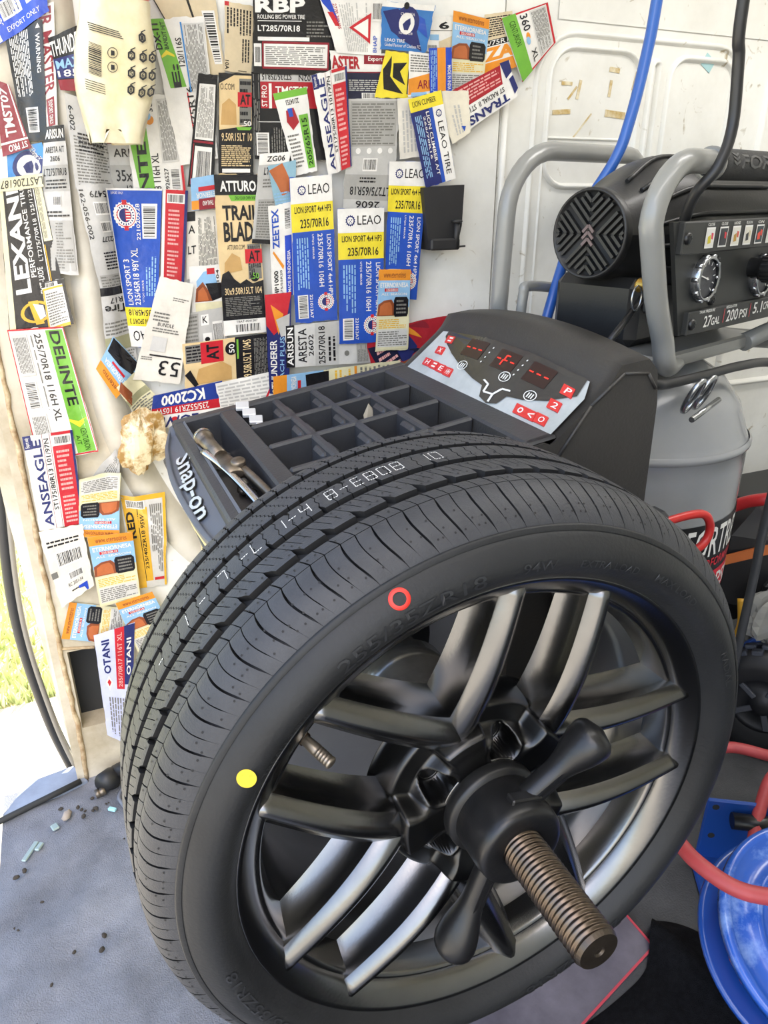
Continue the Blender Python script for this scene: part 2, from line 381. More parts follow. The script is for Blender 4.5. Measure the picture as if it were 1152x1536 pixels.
rib('shoulder_rib', -.1102, -.0645, [(2.4, lambda v: .18), (2.6, lambda v: .34)], lambda v: 1.9 * (1 - v) + .16 * tri(v * 7) * (v > .55), nv=28)
# little moulding nubs
mb = MB(); rnd = random.Random(8)
for k in range(216):
    for d in (.098, .103, .089, .064, .052 - .008, .036, .028, .009, -.009, -.03, -.05, -.07, -.083):
        if rnd.random() < .45: continue
        a = k * 5 / 3 + rnd.uniform(-.5, .5); r = shr(d) + .0003; c = wp(a, r, S0 + d); nr = (wp(a, r + .01, S0 + d) - c) + Vector((0, -max(0, abs(d) - .08) * .6 * (1 if d > 0 else -1), 0))
        mb.disc(c + nr.normalized() * .0002, nr, .0010, 6)
mb.build('moulding_nubs', GROOVE, tire, kind='stuff')
# dashed white paint on the centre rib
SEG = {'8': 'abcdefg', '0': 'abcdef', '1': 'bc', 'E': 'adefg', '4': 'bcfg', '-': 'g', '7': 'abc', 'L': 'def', 'A': 'abcefg'}
segs = {'a': (0, 0, 1, 0), 'b': (1, 0, 1, .5), 'c': (1, .5, 1, 1), 'd': (0, 1, 1, 1), 'e': (0, .5, 0, 1), 'f': (0, 0, 0, .5), 'g': (0, .5, 1, .5)}
a = 148; PAINTW = mat('white_marking_paint', 'e8e8e4', .6)
for ch in '-  1 - 7 -L 1-4 8-E808 10':
    if ch in SEG:
        mb = MB()
        for sg in SEG[ch]:
            x0, y0, x1, y1 = segs[sg]; nd = 3
            for q in range(nd):
                t0, t1 = (q + .12) / nd, (q + .82) / nd
                pa = (x0 + (x1 - x0) * t0, y0 + (y1 - y0) * t0); pb = (x0 + (x1 - x0) * t1, y0 + (y1 - y0) * t1)
                def P(p, o_, vert): return (a - 1.45 * p[0] + (o_ if vert else 0), .0085 - .016 * (1 - p[1]) + (0 if vert else o_))
                vert = x0 == x1; hw = .07 if vert else .00050
                pts = []
                for pp, sgn in ((pa, -1), (pb, -1), (pb, 1), (pa, 1)):
                    an, d = P(pp, sgn * hw, vert); pts.append(wp(an, crown(d) + .0004, S0 + d))
                mb.poly(pts)
        mb.build('paint_dashes', PAINTW, tire, label='dashed white factory paint mark')
    a -= 2.25
# red ring, yellow spot
mb = MB(); M = lambda ang, r: frame(wp(ang, r, S0 + side_d(r) + .0006), wp(ang, r + (.0045 if r < .275 else .007), S0 + side_d(r) + .01) - wp(ang, r, S0 + side_d(r)))
mb.lathe([(.0052, 0), (.0084, 0), (.0084, -.0006)], M(112.3, .2812), 32); mb.build('red_ring_mark', mat('red_marking_paint', 'd3352b', .5), tire, label='red ring painted on sidewall')
mb = MB(); mb.disc(tuple(M(148.4, .2705) @ Vector((0, 0, 0))), M(148.4, .2705).col[2].xyz, .0074, 28); mb.build('yellow_spot_mark', mat('yellow_marking_paint', 'e3c62c', .5, var=.3, vscale=300), tire, label='yellow dot painted on sidewall')
# raised sidewall lettering
LET = mat('sidewall_letter', '2c2d2f', .34)
def arc_text(txt, a0, a1, r0, r1):
    mb = MB(); mb.text(txt, lambda u, v: wp(a0 + (a1 - a0) * u, r1 + (r0 - r1) * v, S0 + side_d(r1 + (r0 - r1) * v) + .0010), 0, .004); mb.build('sidewall_lettering', LET, tire)
arc_text('255/35ZR18', 126, 98, .2600, .2715); arc_text('94W', 91, 84, .2610, .2700); arc_text('EXTRA LOAD', 79, 65, .2610, .2680)
arc_text('MAX LOAD', 60, 46, .2620, .2690); arc_text('TREAD 2 PLIES', 148, 133, .2540, .2590); arc_text('TUBELESS', -120, -104, .2600, .2690); arc_text('RADIAL', 28, 18, .262, .270); arc_text('255/35ZR18', -52, -80, .2600, .2715)
arc_text('255/35ZR18', 218, 192, .2600, .2700)
# rim: flange and barrel
mb = MB()
prof = [(.2395, -.010), (.2440, -.0045), (.2460, .0000), (.2458, .0016), (.2440, .0022), (.2405, .0005), (.2350, -.004), (.2285, -.009), (.2240, -.016), (.2225, -.030), (.2180, -.050), (.2080, -.062), (.2030, -.075), (.2030, -.120), (.2080, -.150), (.2120, -.200), (.2270, -.212), (.2440, -.216), (.2450, -.222), (.2250, -.222)]
ms = [0] * 9 + [1] * 10
mb.lathe(prof, WM, 160, ms=ms); rim = mb.build('rim', [SATIN, BARREL], wheel)
# embossed step rings near the window edge
mb = MB(); mb.lathe([(.2238, -.0165), (.2215, -.0165), (.2190, -.020), (.2165, -.032), (.2130, -.045)], WM, 160); mb.build('window_ledge', SATIN, rim)
# spokes
def spoke_mesh(c, sg):
    mb = MB(); n = 14; st = []
    inn = Vector((.060, .0524)); tip = Vector((.2335, .0470))
    for i in range(n + 1):
        t = i / n; p = inn.lerp(tip, t); s = -.0005 - .013 * (1 - t) ** 4 - .004 * (1 - t) ** 2 - .0035 * t + .004 * math.sin(math.pi * t)
        ax = (tip - inn).normalized(); la = Vector((-ax.y, ax.x))
        w1o = .0185 - .005 * t; w1i = .0175 - .005 * t; f1 = .0120 * (1 - .15 * t); dep = .053 - .011 * t
        if t > .93: f1 *= .8
        row = []
        for lat, ds in ((-w1i - .008, -dep), (-w1i - .0015, -f1 - .008), (-w1i, -f1), (-w1i * .45, -f1 * .30), (-.0022, -.0004), (.0022, -.0004), (w1o * .5, -f1 * .42), (w1o, -f1), (w1o + .0015, -f1 - .008), (w1o + .009, -dep)):
            q = p + la * lat; row.append((q.x, q.y * sg, s + ds))
        st.append(row)
    m = len(st[0]); b = len(mb.v); ca, sa = math.cos(R(c)), math.sin(R(c))
    for row in st:
        for x, y, z in row: mb.v.append(tuple(WM @ Vector((x * ca - y * sa, x * sa + y * ca, z))))
    for i in range(n):
        for k in range(m - 1): mb.face([b + i * m + k, b + i * m + k + 1, b + (i + 1) * m + k + 1, b + (i + 1) * m + k], 0, k not in (1, 7))
        mb.face([b + i * m, b + i * m + m - 1, b + (i + 1) * m + m - 1, b + (i + 1) * m], 0)
    mb.face([b + k for k in range(m)]); mb.face([b + n * m + k for k in range(m)])
    return mb
for k in range(5):
    for sg in (1, -1): spoke_mesh(3.5 + 72 * k, sg).build('spoke', SATIN, rim)
HUBM = mat('hub_dark_alloy', '4c4c4c', .34, metal=1., var=.15, vscale=20)
# hub face: one sculpted plate with the five lug pockets sunk into it
def hubf(u, v):
    an = 360 * u; dv = ((an - 3.5 - 36 + 36) % 72) - 36          # 0 half way between pairs = at a V
    dv = abs(((an - 39.5 + 36) % 72) - 36) / 36.                 # 0 at a V, 1 at a pair's middle
    r = .030 + .078 * v; a_ = 1 - sm(.34, .52, dv)
    hV = -.0135 + .0085 * sm(.045, .084, r) - .055 * sm(.0885, .098, r)
    hT = -.0135 - .020 * sm(.066, .078, r) - .03 * sm(.096, .107, r)
    s = a_ * hV + (1 - a_) * hT
    k = round((an - 3.5) / 72); ac = R(3.5 + 72 * k); x, y = r * math.cos(R(an)), r * math.sin(R(an))
    d = math.hypot(x - .0590 * math.cos(ac), y - .0590 * math.sin(ac))
    s -= .030 * (1 - sm(.0135, .0165, d)); s += .0012 * math.exp(-((d - .0180) / .0012) ** 2) * (r < .066)
    return wp(an, r, s)
mb = MB(); mb.grid(300, 44, hubf); mb.lathe([(.03, -.052), (.076, -.052), (.070, -.085), (.02, -.085)], WM, 64); mb.build('hub', HUBM, rim)
for k in range(5):
    c = wp(3.5 + 72 * k, .0590, 0); M = frame(c, (0, -1, 0), (1, 0, 0)); mb = MB()
    mb.lathe([(.0125, -.0440), (.0110, -.0425), (.0095, -.0440), (.0085, -.0500)], M, 28); mb.disc(tuple(M @ Vector((0, 0, -.0442))), (0, -1, 0), .0092, 20, 1); mb.build('lug_hole', [HUBM, DARK], rim)
# valve stem
p0 = wp(146.5, .2085, -.046); p1 = wp(146.5, .186, -.012); d = (p1 - p0).normalized(); M = frame(p0, d); L = (p1 - p0).length
mb = MB(); mb.lathe([(.0075, 0), (.0078, .004), (.0060, .006), (.0060, .010)], M, 20); mb.lathe([(.0000, L), (.0046, L), (.0056, L - .001)] + [x for i in range(5) for x in ((.0056, L - .003 - i * .003), (.0051, L - .004 - i * .003), (.0056, L - .005 - i * .003))] + [(.0048, .012), (.0048, .004)], M, 20, 1)
mb.build('valve_stem', [mat('valve_bronze', '6d5a45', .45, metal=.6), mat('valve_steel', '9a9184', .4, metal=.9)], wheel, label='short metal valve stem with ribbed cap')
# cast mark on the barrel
mb = MB(); mb.text('JWL', lambda u, v: wp(-20 - 5.0 * u, .2062, -.085 - .012 * v + .012), 0); mb.build('cast_mark', GROOVE, rim)
# ------------------------------------------------------------------ wing nut clamping the wheel
nut = thing('wing_nut', tuple(wp(-90, .041, .01)), 'black plastic quick clamping nut with two club shaped handles on the threaded shaft', 'nut')
mb = MB(); mb.lathe([(.0195, .046), (.0200, .0462), (.0225, .0475), (.036, .0475), (.0395, .0462), (.0415, .043), (.0425, .036), (.0425, -.008), (.040, -.010)], WM, 64); body = mb.build('nut_body', BLKPL, nut)
mb = MB(); mb.lathe([(.040, .002), (.0475, .0), (.0485, -.003), (.0485, -.012), (.046, -.016), (.040, -.017)], WM, 64); mb.build('pressure_ring', mat('black_rubber_ring', '191919', .4), nut)
mb = MB(); mb.lathe([(.044, -.0135), (.0492, -.0135), (.0498, -.0145), (.044, -.0150)], WM, 64); mb.build('ring_edge', SATIN, nut)
def handle(a_r0, a_r1, s0, s1, s2):
    A = wp(*a_r0, s0); B = wp(*a_r1, s1); L = (B - A).length; d = (B - A).normalized()
    mb = MB(); n = 22; path = []; rs = []
    for i in range(n + 1):
        t = i / n; path.append(A.lerp(B, t))
        r = .0112 + .001 * t if t < .40 else .0116 + .0098 * sm(.40, .84, t)
        if t > .86: r = .0213 * math.sqrt(max(0., 1 - ((t - .86) / .14) ** 2)) + .0004
        rs.append(r)
    mb.tube(path, rs, 18, flat=.92)
    h = mb.build('handle', BLKPL, nut)
    M = frame(A, d, (0, -1, 0)); mb = MB()
    for off in (-.0035, .0035): mb.box(.0085, .0115, off - .0012, off + .0012, .012, L * .48, M=M)
    mb.build('grip_rib', BLKPL, h); return h
handle((70, .030), (46.5, .126), .022, .030, 0); handle((-120, .030), (-112.5, .148), .022, .024, 0)
mb = MB(); M = frame(wp(78, .041, .030), wp(78, .05, .030) - wp(78, .041, .03), (1, 0, 0)); mb.box(-.016, .016, -.006, .006, -.004, .004, M=M, bev=.0015); mb.build('release_lever', BLKPL, nut)
# ------------------------------------------------------------------ wheel balancer
CHAR = mat('charcoal_plastic', '3d3a36', .52, col2='312f2d', vscale=5, bump=.15, bscale=260, ramp=(.3, .7))
TRAYM = mat('tray_plastic', '3b3c3f', .45, col2='2f3033', vscale=6, bump=.12, bscale=250, ramp=(.3, .7))
CREAM = mat('cream_enamel', 'd8c98e', .4, var=.12, vscale=10)
STEEL = mat('bright_steel', 'c4c2bd', .25, metal=.75, var=.3, vscale=40)
SHAFTM = mat('oiled_thread_steel', '6d6156', .36, metal=1., var=.3, vscale=50)
bal = thing('wheel_balancer', (.40, .90, 0), 'charcoal wheel balancer with sloping display console and compartment tray for weights', 'wheel balancer')
# cabinet below
mb = MB(); mb.box(.16, .66, .76, 1.20, .02, .70, bev=.02); mb.build('cabinet', CREAM, bal)
mb = MB(); mb.box(.17, .65, .735, .765, .05, .60, bev=.006); mb.build('end_plate', mat('end_plate_grey', '9a9ba0', .5, var=.15, vscale=6), bal)
mb = MB(); mb.box(.17, .65, .735, .765, .60, .70, bev=.006); mb.build('dark_upper_plate', mat('housing_black', '222428', .5), bal)  # dark plate added above the grey one, behind the upper spoke windows
mb = MB(); mb.box(.20, .62, .76, 1.18, 0, .03); mb.build('plinth', DARK, bal)
mb = MB(); mb.lathe([(.0, .02), (.075, .02), (.08, .012), (.08, -.06), (.0, -.06)], frame((WC.x, .745, WC.z), (0, -1, 0)), 40); mb.build('spindle_housing', mat('housing_black', '222428', .5), bal)
mb = MB(); mb.lathe([(.0, -.135), (.0475, -.135), (.052, -.139), (.052, -.175), (.058, -.178), (.058, -.215), (.045, -.22), (.045, -.30)], WM, 56); mb.build('backing_flange', STEEL, bal, label='bright steel backing flange behind the wheel')
mb = MB(); mb.lathe([(.0, -.060), (.030, -.060), (.047, -.105), (.047, -.135)], WM, 48); mb.build('centring_cone', STEEL, bal)
# threaded shaft: real helical thread
mb = MB(); PT = .0049; per = 8; s0_, s1_ = -.02, .1475; nn_ = int((s1_ - s0_) / PT * per); nu = 36; b = 0
for i in range(nn_ + 1):
    for k in range(nu):
        s = s0_ + (s1_ - s0_) * i / nn_; ph = (s / PT + k / nu) % 1
        r = .0178 + .0021 * (1 - abs(2 * ph - 1)) ** .7
        mb.v.append(tuple(wp(360 * k / nu, r, s)))
for i in range(nn_):
    for k in range(nu): mb.face([i * nu + k, i * nu + (k + 1) % nu, (i + 1) * nu + (k + 1) % nu, (i + 1) * nu + k], 0, True)
mb.lathe([(.0192, .1475), (.0175, .1515), (.0050, .1520), (.0035, .1505), (.0, .1500)], WM, 36, 1, smooth=False)
mb.lathe([(.0178, -.02), (.0178, -.28)], WM, 36, 0)
mb.build('threaded_shaft', [SHAFTM, mat('shaft_end_steel', '5e554c', .4, metal=.9, var=.4, vscale=60)], bal, label='brown oiled steel shaft with a coarse thread')
# tray: sloping, with walls, big trough, pockets
TS = .15
def tz(x): return .7755 + TS * (x - .115)
def tbox(mb, x0, x1, y0, y1, d0, d1, m=0, bev=.003):
    """box whose top/bottom follow the tray slope; d0,d1 are heights relative to the tray plane"""
    b = len(mb.v); mb.box(x0, x1, y0, y1, d0, d1, m, bev=bev)
    mb.v[b:] = [(p[0], p[1], p[2] + tz(p[0])) for p in mb.v[b:]]
Y0, Y1 = .685, 1.125
mb = MB()
tbox(mb, .110, .520, Y0, Y1, -.062, -.052)
tbox(mb, .130, .146, Y0, Y1, -.06, 0); tbox(mb, .200, .226, Y0, Y1, -.06, 0)
tbox(mb, .130, .520, Y1 - .016, Y1 + .006, -.06, .001); tbox(mb, .130, .520, Y0, Y0 + .014, -.06, 0); tbox(mb, .478, .520, Y0, Y1, -.06, .0)
tray = mb.build('weight_tray', TRAYM, bal, label='grey plastic tray of square weight compartments')
xs = [.226, .290, .353, .416, .478]; ys = [1.109, 1.012, .915, .818, .721]
for x in xs[1:-1]:
    mb = MB(); tbox(mb, x - .006, x + .006, Y0 + .01, Y1 - .01, -.054, -.001); mb.build('divider', TRAYM, tray)
for y in ys[1:]:
    mb = MB(); tbox(mb, .226, .478, y - .006, y + .006, -.054, -.001); mb.build('divider', TRAYM, tray)
for i in range(4):
    for j in range(4):     # finger tabs on the walls between neighbouring pockets
        mb = MB(); x = xs[i + 1] if i < 3 else None
        if x is None: continue
        yc = (ys[j] + ys[j + 1]) / 2
        tbox(mb, x - .013, x + .013, yc - .020, yc + .020, -.05, -.006, bev=.004); mb.build('tab', TRAYM, tray)
# front fascia with recessed crescent and maker's emblem
outer = spline([(.126, 1.130, 0), (.114, 1.085, 0), (.106, 1.046, 0), (.098, .959, 0), (.097, .883, 0), (.099, .821, 0), (.103, .754, 0), (.111, .690, 0)], 5)
fzz = lambda x: .780 + .6 * (x - .145)
mb = MB()
def fas(u, v):
    k = u * (len(outer) - 1); i = min(int(k), len(outer) - 2); p = outer[i].lerp(outer[i + 1], k - i); q = Vector((.147, p.y, 0)); e = p.lerp(q, v)
    edge = min(u / .10, (1 - u) / .07, v / .20, (1 - v) / .22); dep = .006 * sm(.55, 1.0, edge)
    return (e.x, e.y, fzz(e.x) - dep)
mb.grid(60, 28, fas)
mb.grid(40, 2, lambda u, v: (lambda p: (p[0] + .004 * v, p[1], p[2] - .012 * v))(fas(u, 0)))
fas_o = mb.build('front_fascia', mat('fascia_plastic', '5c636e', .38, col2='4c515a', vscale=6, ramp=(.3, .7)), tray)
mb = MB(); mb.grid(40, 6, lambda u, v: (lambda p: (p[0] + .006 + .035 * v ** 1.2, p[1], p[2] - .012 - .10 * v))(fas(u, 0))); mb.build('lower_skirt', CREAM, tray)
mb = MB(); ux = Vector((-.012, -.225, -.0075)); vx = Vector((-.029, .006, -.0175))
for off, m, bold in ((.0012, 0, .06), (.0032, 1, .014)):
    o_ = Vector((.1375, .995, fzz(.1375) - .0055)) + Vector((-.51, 0, .86)) * off
    mb.text('Snap-on.', plane_fn(o_, ux, vx), m, bold)
mb.build('emblem', [mat('emblem_black', '17181a', .4), mat('emblem_chrome', 'c9d3da', .25, metal=.4)], fas_o, label='silver raised lettering with dark outline')
# console
PB, PT_ = Vector((.513, 0, .832)), Vector((.577, 0, .886))
def archz(y): return .016 * max(0., 1 - ((y - .90) / .22) ** 2)
prof = [(.470, .700, 0), (.478, .826, 0), (.500, .8295, 0), (.508, .826, .0), (.513, .829, 0.), (.577, .8825, 1), (.588, .8935, 1), (.600, .9125, 1.15), (.640, .9170, 1.2), (.655, .902, 1.1), (.662, .860, 1), (.672, .45, 0), (.672, .30, 0), (.47, .30, 0)]
mb = MB(); ny = 24; Yn, Yf = .682, 1.122; b = 0
for i in range(ny + 1):
    y = Yf + (Yn - Yf) * i / ny
    for x, z, k in prof: mb.v.append((x, y, z + k * archz(y)))
n = len(prof)
for i in range(ny):
    for k in range(n): mb.face([i * n + k, i * n + (k + 1) % n, (i + 1) * n + (k + 1) % n, (i + 1) * n + k], 0, k not in (0, 9, 10, 11, 12, 13))
mb.face(range(n)); mb.face(range(ny * n + n - 1, ny * n - 1, -1))
cons = mb.build('console', CHAR, bal)
mb = MB()      # raised rim around the near end face
def rimfn(t):
    pts = [(.512, .800), (.560, .868), (.604, .903), (.640, .900), (.655, .880)]
    return pts
for (x0, z0), (x1, z1) in zip(rimfn(0), rimfn(0)[1:]): mb.tube([(x0, .681, z0), (x1, .681, z1)], .0022, 6)
mb.build('end_seam', CHAR, cons)
# display: t left->right (far->near), h up the slope
def disp(t, h, off=.0012):
    y = 1.098 - .405 * t; p = PB.lerp(PT_, h); nrm = Vector((-.645, 0, .764))
    return Vector((p.x, y, p.z + archz(y) * max(0, min(1, h)) + .0008)) + nrm * off
def dpoly(mb, pts, m=0, off=.0012):
    """fan of a star-shaped outline, subdivided so that it follows the arched panel"""
    c = (sum(p[0] for p in pts) / len(pts), sum(p[1] for p in pts) / len(pts)); K = 5; b = len(mb.v); n = len(pts)
    for k in range(K + 1):
        for p in pts: mb.v.append(tuple(disp(c[0] + (p[0] - c[0]) * k / K, c[1] + (p[1] - c[1]) * k / K, off)))
    for k in range(K):
        for i in range(n): mb.face([b + k * n + i, b + k * n + (i + 1) % n, b + (k + 1) * n + (i + 1) % n, b + (k + 1) * n + i], m)
def dens(pts, n=8):
    out = []
    for a, c in zip(pts, pts[1:] + pts[:1]): out += [(a[0] + (c[0] - a[0]) * i / n, a[1] + (c[1] - a[1]) * i / n) for i in range(n)]
    return out
mb = MB(); dpoly(mb, dens([(0, .02), (1, .02), (1, .72), (.965, .98), (.02, .98)]), 0, .0010)
panel = mb.build('display_panel', mat('silver_overlay', 'bcc0c0', .35, col2='a3a8a6', vscale=12), cons, label='silver overlay with dark oval display')
mb = MB(); pts = [(.07, .985), (.08, .86), (.13, .72), (.22, .56), (.33, .41), (.46, .29), (.54, .25), (.57, .08), (.63, .03), (.68, .09), (.70, .25), (.78, .30), (.88, .44), (.97, .70), (.955, .985)]
dpoly(mb, dens(pts, 3), 0, .0022); mb.build('display_lens', mat('smoked_lens', '2e2d2d', .22, col2='3b3936', vscale=10), panel)
REDB = mat('red_button', 'd5332f', .4, var=.15, vscale=200); WHT = mat('white_print', 'e4e4e0', .5); LED = mat('red_led', 'ff3326', .4, emit=.55); LEDBG = mat('led_window', '2a1412', .3)
def dbtn(t, h, w=.028, hh=.075):
    mb = MB(); skew = -.012
    q = [(t - w, h - hh), (t + w, h - hh), (t + w + skew, h + hh), (t - w + skew, h + hh)]
    bot = [disp(*p, .001) for p in q]; top = [disp(*p, .0032) for p in q]; b = len(mb.v); mb.v += [tuple(p) for p in bot + top]
    mb.face((b + 4, b + 5, b + 6, b + 7))
    for i in range(4): mb.face((b + i, b + (i + 1) % 4, b + 4 + (i + 1) % 4, b + 4 + i))
    f2 = lambda u, v: disp(t - w + 2 * w * u, h + hh - 2 * hh * v, .0035)
    return mb, f2
for (t, h, tx) in ((.142, .80, '='), (.135, .55, 'X'), (.118, .26, 'H'), (.178, .25, '='), (.238, .24, 'E'), (.298, .23, 'HH'), (.812, .15, 'o'), (.868, .15, '<'), (.925, .16, 'O'), (.928, .43, '2'), (.930, .70, 'P')):
    mb, f2 = dbtn(t, h); mb.text(tx, rot_quad(f2, .25, .2, .75, .8), 1, .01); mb.build('button', [REDB, WHT], panel)
for (t, h) in ((.345, .75), (.565, .73), (.765, .73)):
    mb = MB(); dpoly(mb, dens([(t - .065, h - .16), (t + .065, h - .16), (t + .065, h + .16), (t - .065, h + .16)], 3), 0, .0028)
    fd = lambda u, v: disp(t - .065 + .13 * u, h + .16 - .32 * v, .0034)
    for k in (.18, .5, .82):
        for a, c, e, g in ((k - .09, .47, k + .09, .53),): mb.poly([fd(a, c), fd(e, c), fd(e, g), fd(a, g)], 1)
    if .5 < t < .6:
        for a, c, e, g in ((.40, .25, .46, .5), (.42, .22, .60, .28), (.36, .5, .42, .78)): mb.poly([fd(a, c), fd(e, c), fd(e, g), fd(a, g)], 1)
    mb.build('led_display', [LEDBG, LED], panel)
for (t, h) in ((.35, .42), (.62, .50), (.80, .40)):
    mb = MB(); pts = [(t + .032 * math.cos(q), h + .085 * math.sin(q)) for q in [2 * math.pi * k / 16 for k in range(16)]]
    for a, c in zip(pts, pts[1:] + pts[:1]):
        s_ = lambda p: (t + (p[0] - t) * .86, h + (p[1] - h) * .86); mb.poly([disp(*a, .003), disp(*c, .003), disp(*s_(c), .003), disp(*s_(a), .003)])
    for dx in (-.012, 0, .012): mb.poly([disp(t + dx - .003, h - .04, .003), disp(t + dx + .003, h - .04, .003), disp(t + dx + .003, h + .04, .003), disp(t + dx - .003, h + .04, .003)])
    mb.build('key_symbol', WHT, panel)
mb = MB()
for a, c in (((.53, .34), (.57, .30)), ((.57, .30), (.575, .17)), ((.575, .17), (.63, .19)), ((.63, .19), (.655, .32)), ((.655, .32), (.70, .34)), ((.63, .19), (.635, .06))):
    dx, dy = c[0] - a[0], c[1] - a[1]; L = math.hypot(dx, dy); ox, oy = -dy / L * .006, dx / L * .014
    mb.poly([disp(a[0] + ox, a[1] + oy, .003), disp(c[0] + ox, c[1] + oy, .003), disp(c[0] - ox, c[1] - oy, .003), disp(a[0] - ox, a[1] - oy, .003)])
mb.build('rim_symbol', WHT, panel)
for t0 in (.44, .655):
    for k in range(4): mb = MB(); mb.disc(tuple(disp(t0 + .012 * k * .3, .58 + .09 * k, .003)), (-.645, 0, .764), .0016, 8); mb.build('dot_symbol', WHT, panel)
# gauge arm with red handle, beside the tyre
mb = MB(); pth = spline([(.60, .705, .650), (.70, .700, .676), (.785, .700, .682), (.812, .700, .664), (.812, .700, .636), (.785, .700, .620), (.70, .702, .600), (.62, .705, .590)], 6); mb.tube(pth, .0062, 10)
mb.build('gauge_handle', mat('red_dipped_steel', 'c42f2b', .35, var=.2, vscale=30), bal, label='red looped handle behind the tyre')
mb = MB(); mb.box(.56, .725, .686, .722, .575, .70, bev=.008); mb.build('gauge_box', mat('housing_black', '222428', .5), bal)
# ------------------------------------------------------------------ in the tray
pl_ = thing('wheel_weight_pliers', (.172, .90, tz(.172) - .05), 'worn steel wheel weight pliers with a round hammer head lying in the tray trough', 'pliers')
OLD = mat('worn_steel', '8a8072', .38, metal=.85, col2='5a5045', vscale=30); BRT = mat('polished_steel', 'd9d7d2', .2, metal=1.)
A = Vector((.152, .985, tz(.15) + .012)); B = Vector((.183, .745, tz(.18) - .018)); d = (B - A).normalized()
mb = MB(); mb.tube([A, A + d * .012, A + d * .013, A + d * .04, A + d * .075], [.0125, .0125, .0105, .0095, .010], 20); mb.build('hammer_head', OLD, pl_)
mb = MB(); mb.disc(tuple(A - d * .0006), -d, .0122, 24); mb.lathe([(.0122, -.0006), (.0132, .001), (.0128, .006)], frame(A, d), 24); mb.build('striking_face', BRT, pl_)
sx = Vector((1, 0, 0))
mb = MB(); mb.tube([A + d * .07, A + d * .105 + sx * .002, A + d * .13], [.011, .014, .010], 14, flat=.55)
mb.lathe([(0, .012), (.008, .012), (.0095, .010), (.0095, -.010), (0, -.010)], frame(A + d * .112 + sx * .010, (-.1, -.2, 1)), 20); mb.build('pivot', OLD, pl_)
mb = MB(); mb.tube(spline([A + d * .05 - sx * .014, A + d * .09 - sx * .008, A + d * .16 - sx * .004, A + d * .25 - sx * .004], 6), .0055, 10, flat=.7); mb.build('jaw', BRT, pl_)
mb = MB(); mb.tube(spline([A + d * .10 + sx * .012, A + d * .15 + sx * .016, A + d * .25 + sx * .02], 6), .0055, 10); mb.build('grip', OLD, pl_)
# loose clip weights and strip weights
LEADM = mat('zinc_weight', '9a968e', .45, metal=.6, var=.4, vscale=60); STRIP = mat('coated_weight_strip', 'd8d9da', .35, metal=.35)
def clip_weight(x, y, z, a, s, lab, grp=None):
    w = thing('clip_weight', (x, y, z), lab, 'wheel weight', grp); M = Matrix.Translation((x, y, z)) @ Matrix.Rotation(a, 4, 'Z') @ Matrix.Rotation(.3, 4, 'X')
    mb = MB(); mb.tube([M @ Vector((-.016 * s, 0, .005)), M @ Vector((-.010 * s, .002, .006)), M @ Vector((.010 * s, .002, .006)), M @ Vector((.016 * s, 0, .005))], [.003, .0052, .0052, .003], 10, flat=.8); mb.build('body', LEADM, w)
    mb = MB(); mb.tube([M @ Vector((0, .006, .001)), M @ Vector((0, .008, .010)), M @ Vector((0, .001, .013)), M @ Vector((0, -.006, .010))], .0022, 8, flat=.4); mb.build('clip', OLD, w)
rnd = random.Random(4)
for k in range(9):
    y = 1.085 - .026 * k + rnd.uniform(-.006, .006); x = (.186 if k % 2 else .162) + rnd.uniform(-.004, .004)
    if k in (4, 6, 8): x = .190
    clip_weight(x, y, tz(x) - .052 + (.012 if k in (2, 5) else 0), rnd.uniform(0, 3), rnd.uniform(.7, 1.1), 'small grey clip-on wheel weight heaped in the tray trough beside the pliers', 'clip weights in the trough')
ws = thing('weight_strip', (.245, 1.045, tz(.245) - .05), 'strip of four silvery adhesive wheel weights leaning across a tray pocket', 'wheel weight')
for k in range(4):
    mb = MB(); M = Matrix.Translation((.2345 + .005 * k, 1.098 - .0205 * k, tz(.24) + .004 - .006 * k)) @ Matrix.Rotation(-.22, 4, 'Z') @ Matrix.Rotation(.28, 4, 'X'); mb.box(-.010, .010, -.0095, .0095, -.003, .003, M=M, bev=.001); mb.build('segment', STRIP, ws)
mb = MB(); M = Matrix.Translation((.39, 1.075, tz(.39) - .045)) @ Matrix.Rotation(.5, 4, 'Z') @ Matrix.Rotation(-.5, 4, 'Y'); mb.box(-.024, .012, -.005, .005, -.002, .002, M=M, bev=.001); mb.box(.010, .030, -.009, .009, -.002, .003, M=M, bev=.002)
tag(mb.build('weight_scraper', mat('grey_nylon', '9a9a9a', .5)), 'pale grey plastic scraper standing in a far tray pocket', 'scraper')
mb = MB(); M = Matrix.Translation((.405, .985, tz(.40) - .04)) @ Matrix.Rotation(.9, 4, 'X'); mb.prism([tuple(M @ Vector(p)) for p in ((-.012, -.004, 0), (.012, -.006, 0), (.010, .020, 0), (.0, .034, .004), (-.011, .018, 0))], M.to_3x3() @ Vector((0, 0, .0015)))
tag(mb.build('backing_paper', mat('waxed_paper', 'a39a86', .6)), 'torn scrap of cream backing paper in a middle tray pocket', 'paper')
